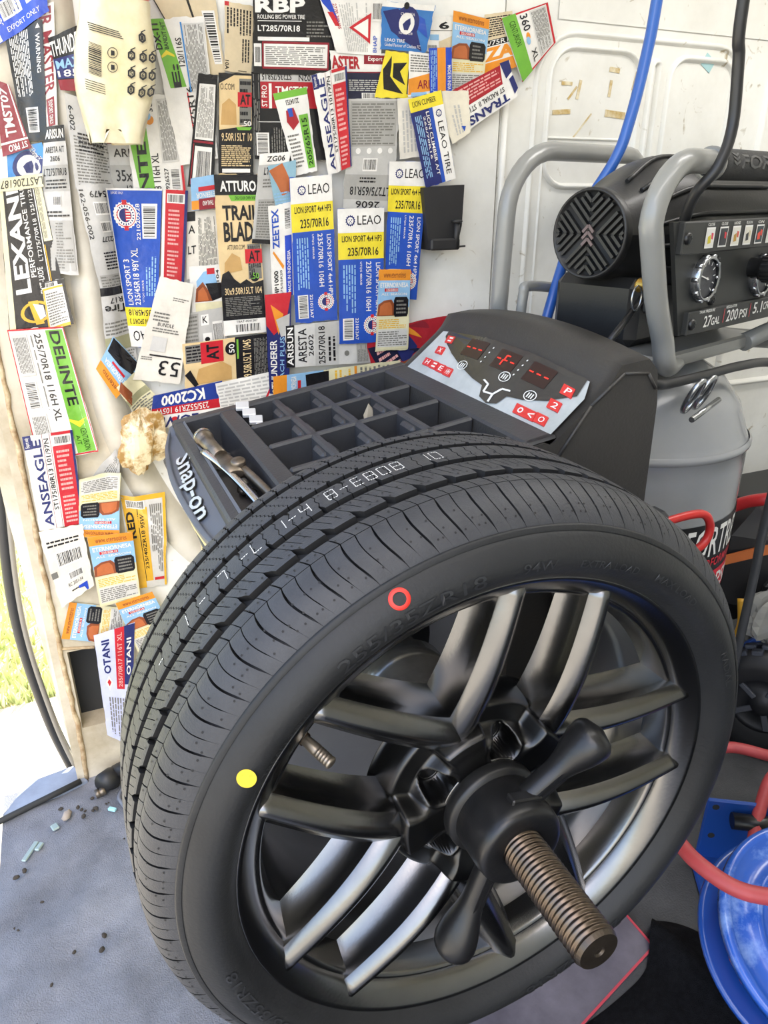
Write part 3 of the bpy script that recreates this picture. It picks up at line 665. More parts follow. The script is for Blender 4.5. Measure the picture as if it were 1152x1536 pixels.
# ------------------------------------------------------------------ air compressor
CC = Vector((.882, .977, 0)); CA = R(18); cw = Vector((math.cos(CA), math.sin(CA), 0)); cm = Vector((math.sin(CA), -math.cos(CA), 0))
def cp(a, off, z): return CC + cw * a + cm * off + Vector((0, 0, z))
CMX = Matrix.Translation(CC) @ Matrix.Rotation(CA, 4, 'Z')      # local x = along, -y = towards the gauges' side
comp = thing('air_compressor', tuple(CC), 'grey upright tank air compressor with black motor shroud, tubular handles and gauge panel', 'air compressor')
TANK = mat('grey_gloss_enamel', '8f9193', .26, var=.10, vscale=4, coat=.4); TUBEG = mat('grey_tube_enamel', '8b8b87', .3, var=.08, vscale=8, coat=.3)
SHR = mat('black_shroud', '212121', .42, var=.2, vscale=12, bump=.06, bscale=300); PANM = mat('panel_black', '2c2d2c', .5, var=.1, vscale=9)
TM = Matrix.Translation(CC)
prof = [(.0, .872), (.05, .868), (.10, .852), (.145, .824), (.176, .785), (.193, .740), (.1985, .728), (.2025, .724), (.1985, .719), (.199, .69), (.199, .20), (.2025, .196), (.199, .19), (.185, .14), (.14, .09), (.0, .07)]
mb = MB(); mb.lathe(prof, TM, 72); tank = mb.build('tank', TANK, comp)
mb = MB(); mb.lathe([(.1995, .731), (.2035, .727), (.2035, .721), (.1995, .717)], TM, 72); mb.build('weld_band', TANK, tank)
# printed band round the tank
a_c = math.degrees(math.atan2(-.977, -.882)); aL, aR = a_c - 40, a_c + 112
def tk(u, v, off=.0012): q = R(aL + (aR - aL) * u); r = .1995 + off; return (CC.x + r * math.cos(q), CC.y + r * math.sin(q), .612 - .25 * v)
mb = MB(); mb.grid(48, 2, lambda u, v: tk(u, v, .0008), 0)
mb.text('FORTRESS', lambda u, v: tk(.50 + .34 * u, .03 + .22 * v, .0016), 1, .012)
mb.text('PERFORMANCE', lambda u, v: tk(.56 + .27 * u, .27 + .07 * v, .0016), 2, .01)
mb.grid(8, 1, lambda u, v: tk(.50 + .29 * u, .38 + .20 * v, .0013), 2); mb.text('200 PSI', lambda u, v: tk(.52 + .255 * u, .41 + .14 * v, .0018), 1, .012)
mb.text('27 GAL', lambda u, v: tk(.53 + .20 * u, .66 + .13 * v, .0016), 1, .012)
mb.build('tank_decal', [mat('decal_black', '17171a', .35), WHT, mat('decal_red', 'cf2438', .4)], tank, label='black decal band with white lettering and red panel')
for a in (45, 165, 285):
    mb = MB(); M = TM @ Matrix.Rotation(R(a), 4, 'Z'); mb.box(.13, .19, -.02, .02, 0, .12, M=M, bev=.004); mb.build('foot', TANK, comp)
# saddle, motor base box, shroud
mb = MB(); mb.box(-.165, .16, -.13, .13, .862, .885, M=CMX, bev=.004); mb.build('saddle_plate', TUBEG, comp)
mb = MB(); mb.box(-.140, .17, -.072, .078, .884, .985, M=CMX, bev=.014); mb.build('motor_base', SHR, comp)
def shroud(u, v):
    # u along axis, v around: facetted barrel
    a = -.165 + .40 * u; r = .060 + .046 * sm(0, .36, u) if u < .36 else .106
    q = 2 * math.pi * v; f = 1 - .03 * abs(math.sin(q * 4)); return cp(a, r * f * math.cos(q), 1.045 + r * f * math.sin(q))
mb = MB(); mb.grid(20, 64, shroud); mb.poly([shroud(1, k / 32) for k in range(32)]); sh = mb.build('motor_shroud', SHR, comp)
for k in range(6):      # raised styling ridges along the camera side and top
    q = R(-35 + 22 * k); mb = MB(); pts = []
    for u in (.12, .30, .55, .90):
        r0 = (.060 + .046 * sm(0, .36, u)) + .0005; pts.append(cp(-.165 + .40 * u, r0 * math.cos(q + .10 * (u > .2)), 1.045 + r0 * math.sin(q + .10 * (u > .2))))
    mb.tube(spline(pts, 5), .0035, 6); mb.build('shroud_ridge', SHR, sh)
# grille on the end: dark recess and chevron bars
mb = MB(); GC = cp(-.168, 0, 1.045); GM = frame(GC, -cw, cm * -1)
mb.lathe([(.0, -.004), (.056, -.004), (.058, .004), (.061, .005), (.063, .0), (.063, -.01)], GM, 40, ms=[1, 0, 0, 0, 0]); gr_ = mb.build('grille_ring', [SHR, DARK], sh)
def gbar(x0, y0, x1, y1):
    n = 12; run = []
    def flush():
        if len(run) > 1: 
            mb = MB(); A_, B_ = run[0], run[-1]; dv = Vector((B_[0] - A_[0], B_[1] - A_[1], 0)); L = dv.length; ang = math.atan2(dv.y, dv.x)
            M = GM @ Matrix.Translation((A_[0], A_[1], .001)) @ Matrix.Rotation(ang, 4, 'Z'); mb.box(0, L, -.0021, .0021, -.004, .003, M=M); mb.build('grille_bar', SHR, gr_)
    for i in range(n + 1):
        t = i / n; x, y = x0 + (x1 - x0) * t, y0 + (y1 - y0) * t
        if math.hypot(x, y) < .0585: run.append((x, y))
    flush()
for k in range(5):
    o_ = .010 + .0125 * k
    for sy in (1, -1):
        gbar(0, sy * (o_ - .004), .07, sy * (o_ - .004 + .07)); gbar(0, sy * (o_ - .004), -.07, sy * (o_ - .004 + .07))
for k in range(4):
    o_ = .014 + .0125 * k
    for sx_ in (1, -1): gbar(sx_ * o_, 0, sx_ * (o_ + .06), .06); gbar(sx_ * o_, 0, sx_ * (o_ + .06), -.06)
mb = MB(); RDG = mat('badge_grey', '6a5a58', .5)
for k in range(3):
    for sx_ in (1, -1):
        M = GM @ Matrix.Translation((0, .006 - .009 * k, .004)) @ Matrix.Rotation(sx_ * .8 + (math.pi if sx_ < 0 else 0), 4, 'Z'); mb.box(0, .013, -.002, .002, 0, .002, M=M)
mb.build('badge', RDG, gr_)
# blue grey rear pump cover
mb = MB(); mb.lathe([(.0, .31), (.085, .31), (.112, .300), (.118, .285), (.118, .255), (.112, .25), (.112, .235), (.0, .235)], frame(cp(0, 0, 1.045), cw), 48); mb.build('pump_cover', mat('blue_grey_plastic', '4a546b', .35), comp)
mb = MB(); mb.lathe([(.1186, .278), (.1192, .276), (.1186, .274)], frame(cp(0, 0, 1.045), cw), 48); mb.build('cover_line', WHT, comp)
# rocker switch
mb = MB(); mb.box(-.132, -.100, -.0855, -.077, .938, .972, M=CMX, bev=.003); sw = mb.build('switch_frame', SHR, comp)
mb = MB(); mb.box(-.125, -.107, -.0885, -.083, .942, .968, M=CMX, bev=.002); mb.build('rocker', mat('dark_red_plastic', '8a1f24', .3), sw)
# near frame: upright, bend, grip bar; far frame the same without grip
def fr(off, low, ra, a1, zt, rz=.075):
    """tubular loop: low = path up to the bend start (a, z); bend of radii ra, rz; top bar; right-hand upright"""
    z0 = zt - rz; pth = spline([cp(a, off * k, z) for a, k, z in low] + [cp(a1, off, z0)], 6)[:-1]
    pth += [cp(a1 + ra * (1 - math.cos(q)), off, z0 + rz * math.sin(q)) for q in [R(k * 10) for k in range(10)]] + [cp(.05, off, zt), cp(.10, off, zt), cp(.21, off, zt)] + [cp(.21 + .05 * math.sin(q), off, zt - .05 + .05 * math.cos(q)) for q in [R(k * 18) for k in range(1, 6)]] + [cp(.262, off, 1.0), cp(.20, off, .89), cp(.12, off * .9, .872)]
    mb = MB(); mb.tube(pth, .0150, 16); return mb.build('handle_frame', TUBEG, comp)
fr(.140, [(-.05, .75, .868), (-.12, .9, .866), (-.160, 1, .882), (-.176, 1, .915), (-.208, 1, .97)], .08, -.246, 1.137)
fr(-.190, [(-.05, .7, .872), (-.105, .9, .876), (-.130, 1, .905), (-.134, 1, .95)], .11, -.130, 1.164, .10)
GRIPM = mat('rubber_grip', '2e2e2e', .6, bump=.8, bscale=900)
mb = MB(); gp = [cp(-.115 + .29 * k / 20, .140, 1.1345) for k in range(21)]; mb.tube(gp, [.0205] + [.0195] * 19 + [.0205], 20)
g = mb.build('hand_grip', GRIPM, comp)
def gtext(u, v): q = R(38 - 52 * v); return cp(-.070 + .215 * u, .140 + .0203 * math.cos(q), 1.1345 + .0203 * math.sin(q))
mb = MB(); mb.text('FORTRESS', gtext, 0, .02)
for k in range(3):
    for sgn in (1, -1):
        b_ = lambda x, y: gtext((-.075 + x), y)
        mb.poly([b_(0, .05 + .3 * k), b_(sgn * .04, .0 + .3 * k - .15), b_(sgn * .04, .12 + .3 * k - .1), b_(0, .22 + .3 * k)])
mb.build('grip_lettering', mat('grip_letter', '474747', .45), g)
mb = MB(); mb.lathe([(.016, 0), (.0215, 0), (.0215, .006), (.016, .006)], frame(cp(-.122, .140, 1.1345), cw), 24); mb.build('grip_collar', TUBEG, comp)
# carry loop behind
mb = MB(); lp = [cp(-.145, -.135, .88), cp(-.140, -.135, .945), cp(-.128, -.135, .958), cp(-.03, -.135, .945), cp(-.012, -.135, .930), cp(-.010, -.135, .87)]; mb.tube(spline(lp, 5), .0085, 12); mb.build('carry_loop', TUBEG, comp)
# gauge panel
def pan(a, z, off=0): return cp(a, .153 + off, z)
def pbox(mb, a0, a1, z0, z1, o0, o1, m=0, bev=.0015): mb.box(a0, a1, -(.153 + o1), -(.153 + o0), z0, z1, m, M=CMX, bev=bev)
mb = MB(); mb.prism([pan(a, z, -.006) for a, z in ((-.216, 1.066), (.26, 1.066), (.26, .918), (-.158, .918))], cm * .006); panel = mb.build('gauge_panel', PANM, comp)
mb = MB(); pbox(mb, -.200, .26, 1.026, 1.066, -.002, .008); mb.build('panel_lip', PANM, panel)
mb = MB(); pbox(mb, -.152, .26, .918, .950, -.002, .008); mb.build('panel_lip', PANM, panel)
for a, z, o_ in ((-.190, 1.046, .008), (-.142, .933, .008), (-.085, 1.012, 0), (-.080, .960, 0)):
    mb = MB(); M = frame(pan(a, z, o_), cm); mb.lathe([(0, .004), (.0045, .005), (.0075, .003), (.0078, 0)], M, 16); s_ = mb.build('screw', BLKPL, panel)
    mb = MB(); mb.box(-.0035, .0035, -.0008, .0008, .0045, .0056, M=M); mb.box(-.0008, .0008, -.0035, .0035, .0045, .0056, M=M); mb.build('cross_slot', DARK, s_)
BEZ = mat('chrome_bezel', 'a9abad', .2, metal=.9); CLR = mat('clear_cover', 'dfe3e6', .08, trans=1.); FACE = mat('gauge_face', '45464a', .4, col2='2c2c30', vscale=90)
for a, z in ((-.118, .992), (.062, .985)):
    M = frame(pan(a, z), cm, cw); mb = MB(); mb.lathe([(.030, 0), (.030, .010), (.0275, .013), (.0255, .011)], M, 32); gg = mb.build('gauge', BEZ, panel)
    for k in range(10):
        mb = MB(); c_ = M @ Vector((.0295 * math.cos(k * .628), .0295 * math.sin(k * .628), .006)); mb.tube([c_ - cm * .004, c_ + cm * .005], .0032, 8); mb.build('bezel_lug', BEZ, gg)
    mb = MB(); mb.disc(tuple(M @ Vector((0, 0, .007))), cm, .0255, 28); mb.build('dial', FACE, gg)
    mb = MB()
    for k in range(11):
        q = R(225 - 27 * k); M2 = M @ Matrix.Rotation(q, 4, 'Z'); mb.box(.0185, .0235, -.0006, .0005, .0072, .0076, M=M2)
    mb.box(-.005, .019, -.0008, .0007, .0078, .0084, M=M @ Matrix.Rotation(R(165), 4, 'Z')); mb.disc(tuple(M @ Vector((0, 0, .0086))), cm, .002, 10); mb.build('needle_and_marks', WHT, gg)
# regulator knob
M = frame(pan(.030, .998), cm, cw); mb = MB(); prof = [(.014, 0), (.014, .015), (.018, .018), (.0195, .022), (.0195, .052), (.017, .056), (.0, .056)]
mb.lathe(prof, M, 40); kn = mb.build('regulator_knob', BLKPL, panel)
for k in range(20):
    mb = MB(); M2 = M @ Matrix.Rotation(2 * math.pi * k / 20, 4, 'Z'); mb.box(.0190, .0208, -.0013, .0013, .022, .052, M=M2); mb.build('flute', BLKPL, kn)
mb = MB(); mb.lathe([(.0105, .0565), (.0135, .0565)], M, 24, a0=20, a1=320); mb.build('knob_arc', mat('decal_red', 'cf2438', .4), kn)
# printing on the panel
def pf(a, z, w, h, o_=.0088): return plane_fn(pan(a, z, o_), cw * w, Vector((0, 0, -h)))
DR = mat('decal_red', 'cf2438', .4)
for tx, a, z, w, h, m in (('27', -.108, .941, .022, .016, WHT), ('GAL', -.086, .937, .026, .011, WHT), ('200', -.040, .943, .036, .017, WHT), ('PSI', .001, .940, .024, .013, WHT), ('5.1', .046, .946, .03, .017, WHT), ('TANK PRESSURE', -.125, .9495, .045, .004, WHT), ('REGULATOR', -.045, .9495, .033, .004, WHT), ('CFM', .08, .944, .024, .012, WHT)):
    mb = MB(); mb.text(tx, pf(a, z, w, h), 0, .012); mb.build('panel_lettering', m, panel)
for a in (-.050, .034):
    mb = MB(); f_ = pf(a, .946, .0016, .020); mb.poly([f_(0, 0), f_(1, 0), f_(1, 1), f_(0, 1)]); mb.build('divider_line', DR, panel)
icons = [('CLOSE', 'd9d9d4', 'c5b72c', 'd04055'), ('CLOSE', '2f3136', '2f3136', 'c8303a'), ('HOSE', 'd8d6cc', 'b08a3a', 'c8503a'), ('PLUG IN', 'd8d5c8', '333333', 'c9bfa0'), ('ON', '2b3a3f', 'd8412c', 'd8412c'), ('FILL', 'd8d6cc', '777777', '555555')]
for k, (tx, c0, c1, c2) in enumerate(icons):
    a = -.143 + .037 * k; f_ = pf(a, 1.058, .024, .026); mb = MB()
    mb.poly([f_(0, 0), f_(1, 0), f_(1, 1), f_(0, 1)], 0); f2 = pf(a, 1.058, .024, .026, .0092); f3 = pf(a, 1.058, .024, .026, .0095); mb.poly([f2(.08, .08), f2(.92, .08), f2(.92, .92), f2(.08, .92)], 1)
    mb.poly([f3(.2, .45), f3(.5, .35), f3(.6, .75), f3(.25, .8)], 2); mb.poly([f3(.55, .25), f3(.8, .3), f3(.78, .6), f3(.6, .55)], 3)
    ft = pf(a + .002, 1.0635, .018, .0036); mb.text(tx, ft, 0, .01)
    mb.build('icon_sticker', [WHT, mat('ic' + c0, c0, .5), mat('ic' + c1, c1, .5), mat('ic' + c2, c2, .5)], panel)
# brass valve and pull ring, shackles, outlet pipe
BRS = mat('brass', 'c09a4a', .3, metal=.9)
mb = MB(); mb.lathe([(.0, 0), (.008, 0), (.010, .004), (.007, .012), (.009, .018), (.0, .022)], frame(cp(-.20, .105, .985), cm), 14); bv = mb.build('brass_valve', BRS, comp)
mb = MB(); c_ = cp(-.214, .115, .970); mb.tube([c_ + cw * .012 * math.cos(q) + Vector((0, 0, .016 * math.sin(q))) for q in [2 * math.pi * k / 20 for k in range(20)]], .0014, 8, closed=True); mb.build('pull_ring', BEZ, bv)
mb = MB(); mb.tube(spline([cp(.09, .06, .870), cp(.12, .06, .872), cp(.20, .05, .862), cp(.42, .05, .830)], 6), [.018] * 7 + [.017] * 12, 14); mb.build('outlet_hose', BLKPL, comp)
for k, a in enumerate((-.150, -.118)):
    c_ = cp(a, .185, .838); mb = MB(); mb.tube([c_ + cw * .013 * math.cos(q) + Vector((0, 0, .024 * math.sin(q))) + cm * .01 * math.sin(q) for q in [2 * math.pi * j / 20 for j in range(20)]], .004, 8, closed=True); mb.build('shackle', BEZ, comp)
mb = MB(); mb.tube([cp(-.185, .205, .815), cp(-.095, .197, .826)], .0042, 8); mb.build('shackle_pin', BEZ, comp)
mb = MB(); mb.tube([cp(-.275, .11, .906), cp(-.23, .11, .938), cp(-.175, .108, .976)], .0048, 8); mb.build('pressure_line', BLKPL, comp)
# ------------------------------------------------------------------ hoses and cables around it
mb = MB(); mb.tube(spline([(.95, 1.10, 1.88), (.945, 1.095, 1.6), (.930, 1.087, 1.375), (.919, 1.084, 1.294), (.896, 1.076, 1.208), (.878, 1.080, 1.149), (.835, 1.105, 1.06), (.789, 1.075, .986), (.752, 1.055, .903), (.735, 1.05, .84), (.72, 1.06, .55), (.74, 1.13, .10), (.76, 1.16, .010), (.86, 1.22, .0095)], 6), .0092, 12)
tag(mb.build('air_hose', mat('blue_hose', '2f5fb0', .3, coat=.3)), 'blue air hose hanging from the ceiling and passing behind the compressor motor', 'hose')
mb = MB(); mb.tube(spline([(.79, .77, 1.895), (.785, .768, 1.6), (.788, .773, 1.306), (.800, .777, 1.247), (.806, .775, 1.176), (.789, .771, 1.130), (.775, .790, 1.095), (.79, .82, 1.04)], 6), .0072, 10)
tag(mb.build('hanging_cable', mat('black_cable', '262627', .4)), 'black cable hanging past the ribbed hand grip down behind the gauge panel', 'cable')
mb = MB(); mb.tube(spline([(.695, .80, .868), (.735, .772, .858), (.773, .782, .852), (.865, .803, .852), (.968, .835, .850), (1.095, .880, .836), (1.25, .90, .80), (1.6, .92, .74), (2.0, .95, .80), (2.295, .98, .95)], 6), .0075, 10)
tag(mb.build('power_cable', mat('black_cable', '262627', .4)), 'thick black cable draped across the shoulder of the compressor tank', 'cable')
mb = MB(); mb.tube(spline([(1.16, .84, .80), (1.15, .862, .66), (1.150, .868, .52), (1.150, .866, .437), (1.150, .865, .313), (1.145, .862, .16), (1.12, .86, .012), (1.05, .80, .0095)], 6), .0095, 10, flat=.7)
tag(mb.build('flat_cable', mat('grey_cable', '3f4144', .45)), 'flat dark grey cable dropping to the floor beside the compressor tank', 'cable')
# ------------------------------------------------------------------ hose reel and red hose
BLU = mat('blue_gloss_enamel', '2a5ab8', .26, col2='8fb0e6', vscale=14, coat=.4, ramp=(.28, .5)); BLU2 = mat('blue_enamel', '1f4a9c', .3, coat=.4)
REDH = mat('red_rubber_hose', 'b5474a', .5, var=.15, vscale=30)
RC = Vector((.775, .378, .200)); toc = (Vector((0, 0, 1.1)) - RC).normalized()
rx = toc.cross(Vector((0, 0, 1))).normalized() * -1; ry = rx.cross(toc) * -1
rgt = Vector((.919, -.395, 0)); upv = Vector((.157 * 0 + .36 * .4, .842 * .4, .917)).normalized()
RN = (toc * .84 + (rgt * .85 + Vector((0, 0, 1)) * .55).normalized() * .54).normalized(); RM = frame(RC, RN)
reel = thing('hose_reel', (RC.x, RC.y, 0), 'blue enamelled steel hose reel with ringed side discs, standing on the floor', 'hose reel')
fl_prof = lambda h: [(.018, h), (.050, h), (.053, h + .005), (.058, h + .005), (.061, h), (.082, h), (.086, h + .007), (.093, h + .007), (.097, h), (.122, h), (.126, h + .007), (.134, h + .009), (.138, h + .004), (.138, h - .004), (.132, h - .004), (.018, h - .003)]
mb = MB(); mb.lathe(fl_prof(.035), RM, 72); mb.build('side_disc', BLU, reel)
mb = MB(); mb.lathe([(r, -.03 - (h - .035)) for r, h in fl_prof(.035)], RM, 72); mb.build('side_disc', BLU2, reel)
mb = MB(); mb.lathe([(.055, -.03), (.055, .035)], RM, 32); mb.build('drum', BLU2, reel)
mb = MB(); mb.lathe([(.0, .052), (.018, .052), (.022, .046), (.022, .03)], RM, 24); mb.build('axle_cap', STEEL, reel)
mb = MB(); hp = []
for k in range(0, 2 * 28 + 1):
    q = 2 * math.pi * k / 28; lay = k / 28; hp.append(RM @ Vector(((.108) * math.cos(q), (.108) * math.sin(q), -.018 + .0195 * lay)))
mb.tube(hp, .0095, 8); mb.build('wound_hose', REDH, reel)
mb = MB(); M = Matrix.Translation((.930, .645, 0)) @ Matrix.Rotation(R(-32), 4, 'Z'); mb.box(-.04, .10, -.004, .004, .0, .14, M=M, bev=.003); mb.box(-.05, .09, -.12, .004, .0, .008, M=M, bev=.003); mb.build('mount_bracket', BLU2, reel)
mb = MB(); mb.tube([M @ Vector((.0, -.018, .112)), M @ Vector((.10, -.018, .112))], .014, 14); mb.build('roller', BLKPL, reel)
for x, z in ((-.025, .125), (-.022, .06)):
    mb = MB(); mb.disc(tuple(M @ Vector((x, -.0045, z))), M.to_3x3() @ Vector((0, -1, 0)), .006, 14); mb.build('bolt_hole', DARK, reel)
mb = MB(); mb.tube([RC - RN * .03, Vector((RC.x - .02, RC.y + .02, .012))], .012, 10); mb.tube([RC - RN * .03 + rgt * .02, Vector((.93, .56, .012))], .010, 8); mb.build('stand_leg', BLU2, reel)
mb = MB(); mb.tube(spline([(1.32, .60, .02), (1.17, .64, .12), (1.075, .685, .15), (1.007, .742, .15), (.94, .76, .10), (.86, .74, .04), (.78, .69, .05), (.71, .60, .16), (.672, .545, .26), (.650, .519, .30), (.645, .481, .304), (.653, .447, .302), (.667, .423, .300), (.691, .403, .300), (.76, .36, .30), (.86, .30, .27)], 8), .0105, 14)
tag(mb.build('air_hose', REDH), 'red rubber air hose looping over the floor and across the blue reel', 'hose')
mb = MB(); mb.tube(spline([(1.30, .56, .012), (1.18, .60, .10), (1.075, .635, .175), (1.010, .638, .17), (.965, .616, .128), (.930, .590, .09), (.88, .555, .05), (.84, .52, .06)], 8), .0105, 14)
tag(mb.build('air_hose', REDH), 'red rubber hose rising through the blue mounting bracket roller', 'hose')
# ------------------------------------------------------------------ floor: bordered plate, black carpet, litter
pm = thing('floor_plate', (.5, .6, .001), 'grey floor plate with a thin red painted border showing under the shaft', 'plate')
q = [(.25, .42), (.706, .556), (.700, .70), (.25, .72)]
mb = MB(); mb.prism([(x, y, .001) for x, y in q], (0, 0, .004)); mb.build('sheet', mat('plate_grey', '77737f', .38, col2='4b4852', vscale=9, ramp=(.3, .7)), pm)
mb = MB()
for (a, c) in ((q[0], q[1]), (q[1], q[2])):
    d = Vector((c[0] - a[0], c[1] - a[1], 0)).normalized(); nr = Vector((-d.y, d.x, 0)) * .0035
    mb.prism([Vector((a[0], a[1], .005)) + nr * 0, Vector((c[0], c[1], .005)), Vector((c[0], c[1], .005)) + nr, Vector((a[0], a[1], .005)) + nr], (0, 0, .0012))
mb.build('border_stripe', mat('red_stripe', 'cc4656', .5), pm)
CARP = mat('black_carpet', '131315', .95, col2='1d1d20', vscale=90, bump=.8, bscale=700, spec=.1)
edge = spline([(.16, .585, 0), (.25, .52, 0), (.36, .515, 0), (.43, .485, 0), (.50, .500, 0), (.60, .515, 0), (.67, .535, 0), (.715, .580, 0), (.745, .590, 0), (.785, .560, 0), (.82, .50, 0)], 6)
mb = MB(); n = len(edge)
def carp(u, v):
    k = u * (n - 1); i = min(int(k), n - 2); p = edge[i].lerp(edge[i + 1], k - i); y = p.y + (-.35 - p.y) * v
    return (p.x + (.30 * v * (u - .3)), y, .010 + .012 * sm(0, .06, v) + .006 * noise.noise((p.x * 9, y * 9, 0)) - (.009 if v == 0 else 0) + .03 * math.exp(-((u - .70) / .06) ** 2) * math.exp(-v * 9))
mb.grid(80, 30, carp); tag(mb.build('carpet_mat', CARP), 'crumpled black carpet mat with a wavy edge lying on the van floor', 'mat')
rnd = random.Random(21)
GRN = mat('green_zinc', '9fb0ab', .4, metal=.3); DIRT = mat('dirt_crumb', '3d372f', .9); STN = mat('pale_stone', 'a79b8e', .85, var=.3, vscale=60)
def chunk(name, x, y, sx_, sy_, sz_, a, m, lab, cat, grp=None):
    mb = MB(); M = Matrix.Translation((x, y, .004 + fz(x, y))) @ Matrix.Rotation(a, 4, 'Z'); mb.box(-sx_, sx_, -sy_, sy_, 0, sz_, M=M, bev=min(sx_, sy_, sz_) * .35); tag(mb.build(name, m), lab, cat, grp)
def pebble(name, x, y, r, m, lab, cat, grp=None, st=1.4):
    mb = MB(); a = rnd.uniform(0, 6.28); q = rnd.uniform(0, 9)
    def f(u, v):
        th, ph = 2 * math.pi * u, math.pi * v; k = r * (1 + .35 * noise.noise((math.cos(th) * math.sin(ph) * 1.7 + q, math.sin(th) * math.sin(ph) * 1.7, math.cos(ph) * 1.7)))
        X, Y_, Z = k * st * math.cos(th) * math.sin(ph), k * math.sin(th) * math.sin(ph), k * .8 * math.cos(ph); return (x + X * math.cos(a) - Y_ * math.sin(a), y + X * math.sin(a) + Y_ * math.cos(a), .004 + fz(x, y) + r * .75 + Z)
    mb.grid(10, 7, f); tag(mb.build(name, m), lab, cat, grp)
chunk('weight_strip', -.205, 1.148, .022, .0045, .004, 1.05, GRN, 'long thin greenish weight strip lying on the grey floor mat', 'wheel weight')
chunk('weight_strip', -.190, 1.152, .009, .0048, .005, 1.0, GRN, 'short stub of greenish weight lying against the long thin strip on the mat', 'wheel weight')
chunk('weight_segment', -.163, 1.192, .0065, .008, .005, .35, GRN, 'single square greenish weight lying beside the pebble on the mat', 'wheel weight')
pebble('pebble', -.141, 1.208, .008, STN, 'oval pale brown pebble among crumbs on the mat', 'pebble', st=1.7)
chunk('wrapper_scrap', -.060, 1.190, .004, .008, .006, .9, mat('aqua_foil', '9fd3dc', .25), 'tiny pale turquoise foil scrap by the pillar foot', 'scrap')
for (x, y, r) in ((-.075, 1.238, .009),):
    mb = MB(); M = frame((x - .012, y, .012), (1, .15, .12)); mb.lathe([(0, 0), (.0085, 0), (.0085, .008), (.0075, .009), (.0085, .010), (.0085, .018), (.006, .02), (0, .02)], M, 16); tag(mb.build('metal_cap', OLD), 'small ribbed metal cap lying near the pillar foot', 'cap')
DK = mat('black_rubber_scrap', '1d1d1e', .5)
mb = MB(); mb.tube(spline([(-.045, 1.275, .02), (-.025, 1.262, .035), (-.005, 1.25, .03), (.02, 1.245, .012)], 5), [.016] * 8 + [.013] * 8, 10); mb.lathe([(0, .03), (.018, .028), (.022, 0), (.018, -.012), (0, -.012)], frame((-.055, 1.265, .018), (-.5, -.6, .4)), 18); tag(mb.build('rubber_elbow', DK), 'black rubber hose elbow lying at the pillar foot', 'hose')
mb = MB(); mb.tube(spline([(-.035, 1.24, .008), (-.045, 1.215, .010), (-.04, 1.195, .008), (-.03, 1.17, .007)], 5), .004, 8); tag(mb.build('wire_offcut', mat('grey_wire', '6b6f78', .45)), 'short bent grey wire offcut on the mat beside the tyre', 'wire')
for k in range(34):
    x = rnd.uniform(-.23, .12); y = rnd.uniform(.78, 1.24)
    if k < 12: x = -.125 + rnd.uniform(-.05, .06); y = 1.218 + rnd.uniform(-.02, .02)
    if math.hypot(x + .141, y - 1.208) < .02: continue
    pebble('crumb', x, y, rnd.uniform(.0015, .0042), DIRT, 'dark dirt crumb lying on the grey floor mat', 'dirt crumb', 'dirt crumbs on the mat')
# sill plate at the opening
SILL = mat('sill_grey', '9aa4b5', .5, col2='7f8794', vscale=8)
mb = MB(); mb.prism([(-.255, 1.25, -.004), (-.213, 1.330, -.004), (-.125, 1.345, -.004), (-.100, 1.290, -.004)], (0, 0, .012)); tag(mb.build('trim_1', SILL), kind='structure')
mb = MB(); mb.tube([(-.275, 1.238, .0), (-.26, 1.242, .008), (-.17, 1.268, .012), (-.112, 1.288, .012)], .006, 8); tag(mb.build('trim_2', DARK), kind='structure')
# door seal along the opening
mb = MB(); mb.tube(spline([(-.085, 1.385, 1.2), (-.105, 1.38, .95), (-.120, 1.375, .79), (-.150, 1.375, .59), (-.168, 1.375, .35), (-.152, 1.375, .12), (-.125, 1.37, -.03)], 8), .0125, 12)
seal = tag(mb.build('door_seal', mat('black_seal', '2b2b2b', .4)), 'black rubber door seal curving down along the open doorway', 'seal')
mb = MB(); mb.tube(spline([(-.075, 1.372, 1.2), (-.095, 1.367, .95), (-.110, 1.362, .79), (-.140, 1.362, .59), (-.158, 1.362, .35), (-.143, 1.362, .12), (-.118, 1.357, -.03)], 8), .005, 8); mb.build('seal_lip', mat('grey_seal_lip', '8a8478', .5), seal)
# ------------------------------------------------------------------ wheeled machine in the corner
mc = thing('pressure_washer', (1.35, .98, 0), 'black and red wheeled machine with knobbly tyre standing in the corner beside the compressor', 'machine')
MBLK = mat('machine_black', '1c1d20', .5, var=.2, vscale=14); MRED = mat('machine_red', 'b8292d', .35)
mb = MB(); mb.box(1.22, 1.62, .93, 1.20, .22, .50, bev=.06); mb.build('body', MBLK, mc)
mb = MB(); mb.tube(spline([(1.225, 1.10, .30), (1.222, 1.06, .44), (1.235, 1.0, .505), (1.27, .945, .535), (1.42, .92, .54), (1.6, .92, .54)], 6), .013, 10); mb.build('frame_tube', MRED, mc)
mb = MB(); mb.box(1.27, 1.60, .905, .95, .12, .36, bev=.02); mb.build('engine', MBLK, mc)
for k in range(5):
    mb = MB(); mb.box(1.28 + .05 * k, 1.315 + .05 * k, .895, .908, .20 + .02 * (k % 2), .30, bev=.004); mb.build('engine_fin', mat('machine_grey', '45484f', .5) if k % 2 else MRED, mc)
WCN = Vector((1.225, .835, .125)); wx = Vector((-.85, -.52, .05)).normalized(); KM = frame(WCN, wx)
mb = MB(); mb.lathe([(.060, -.03), (.085, -.034), (.112, -.030), (.120, -.020), (.1215, 0), (.120, .020), (.112, .030), (.085, .034), (.060, .03)], KM, 40); kw = mb.build('rubber_tyre', MBLK, mc)
TB = mat('dusty_tread', '4d525e', .6, col2='34373f', vscale=40)
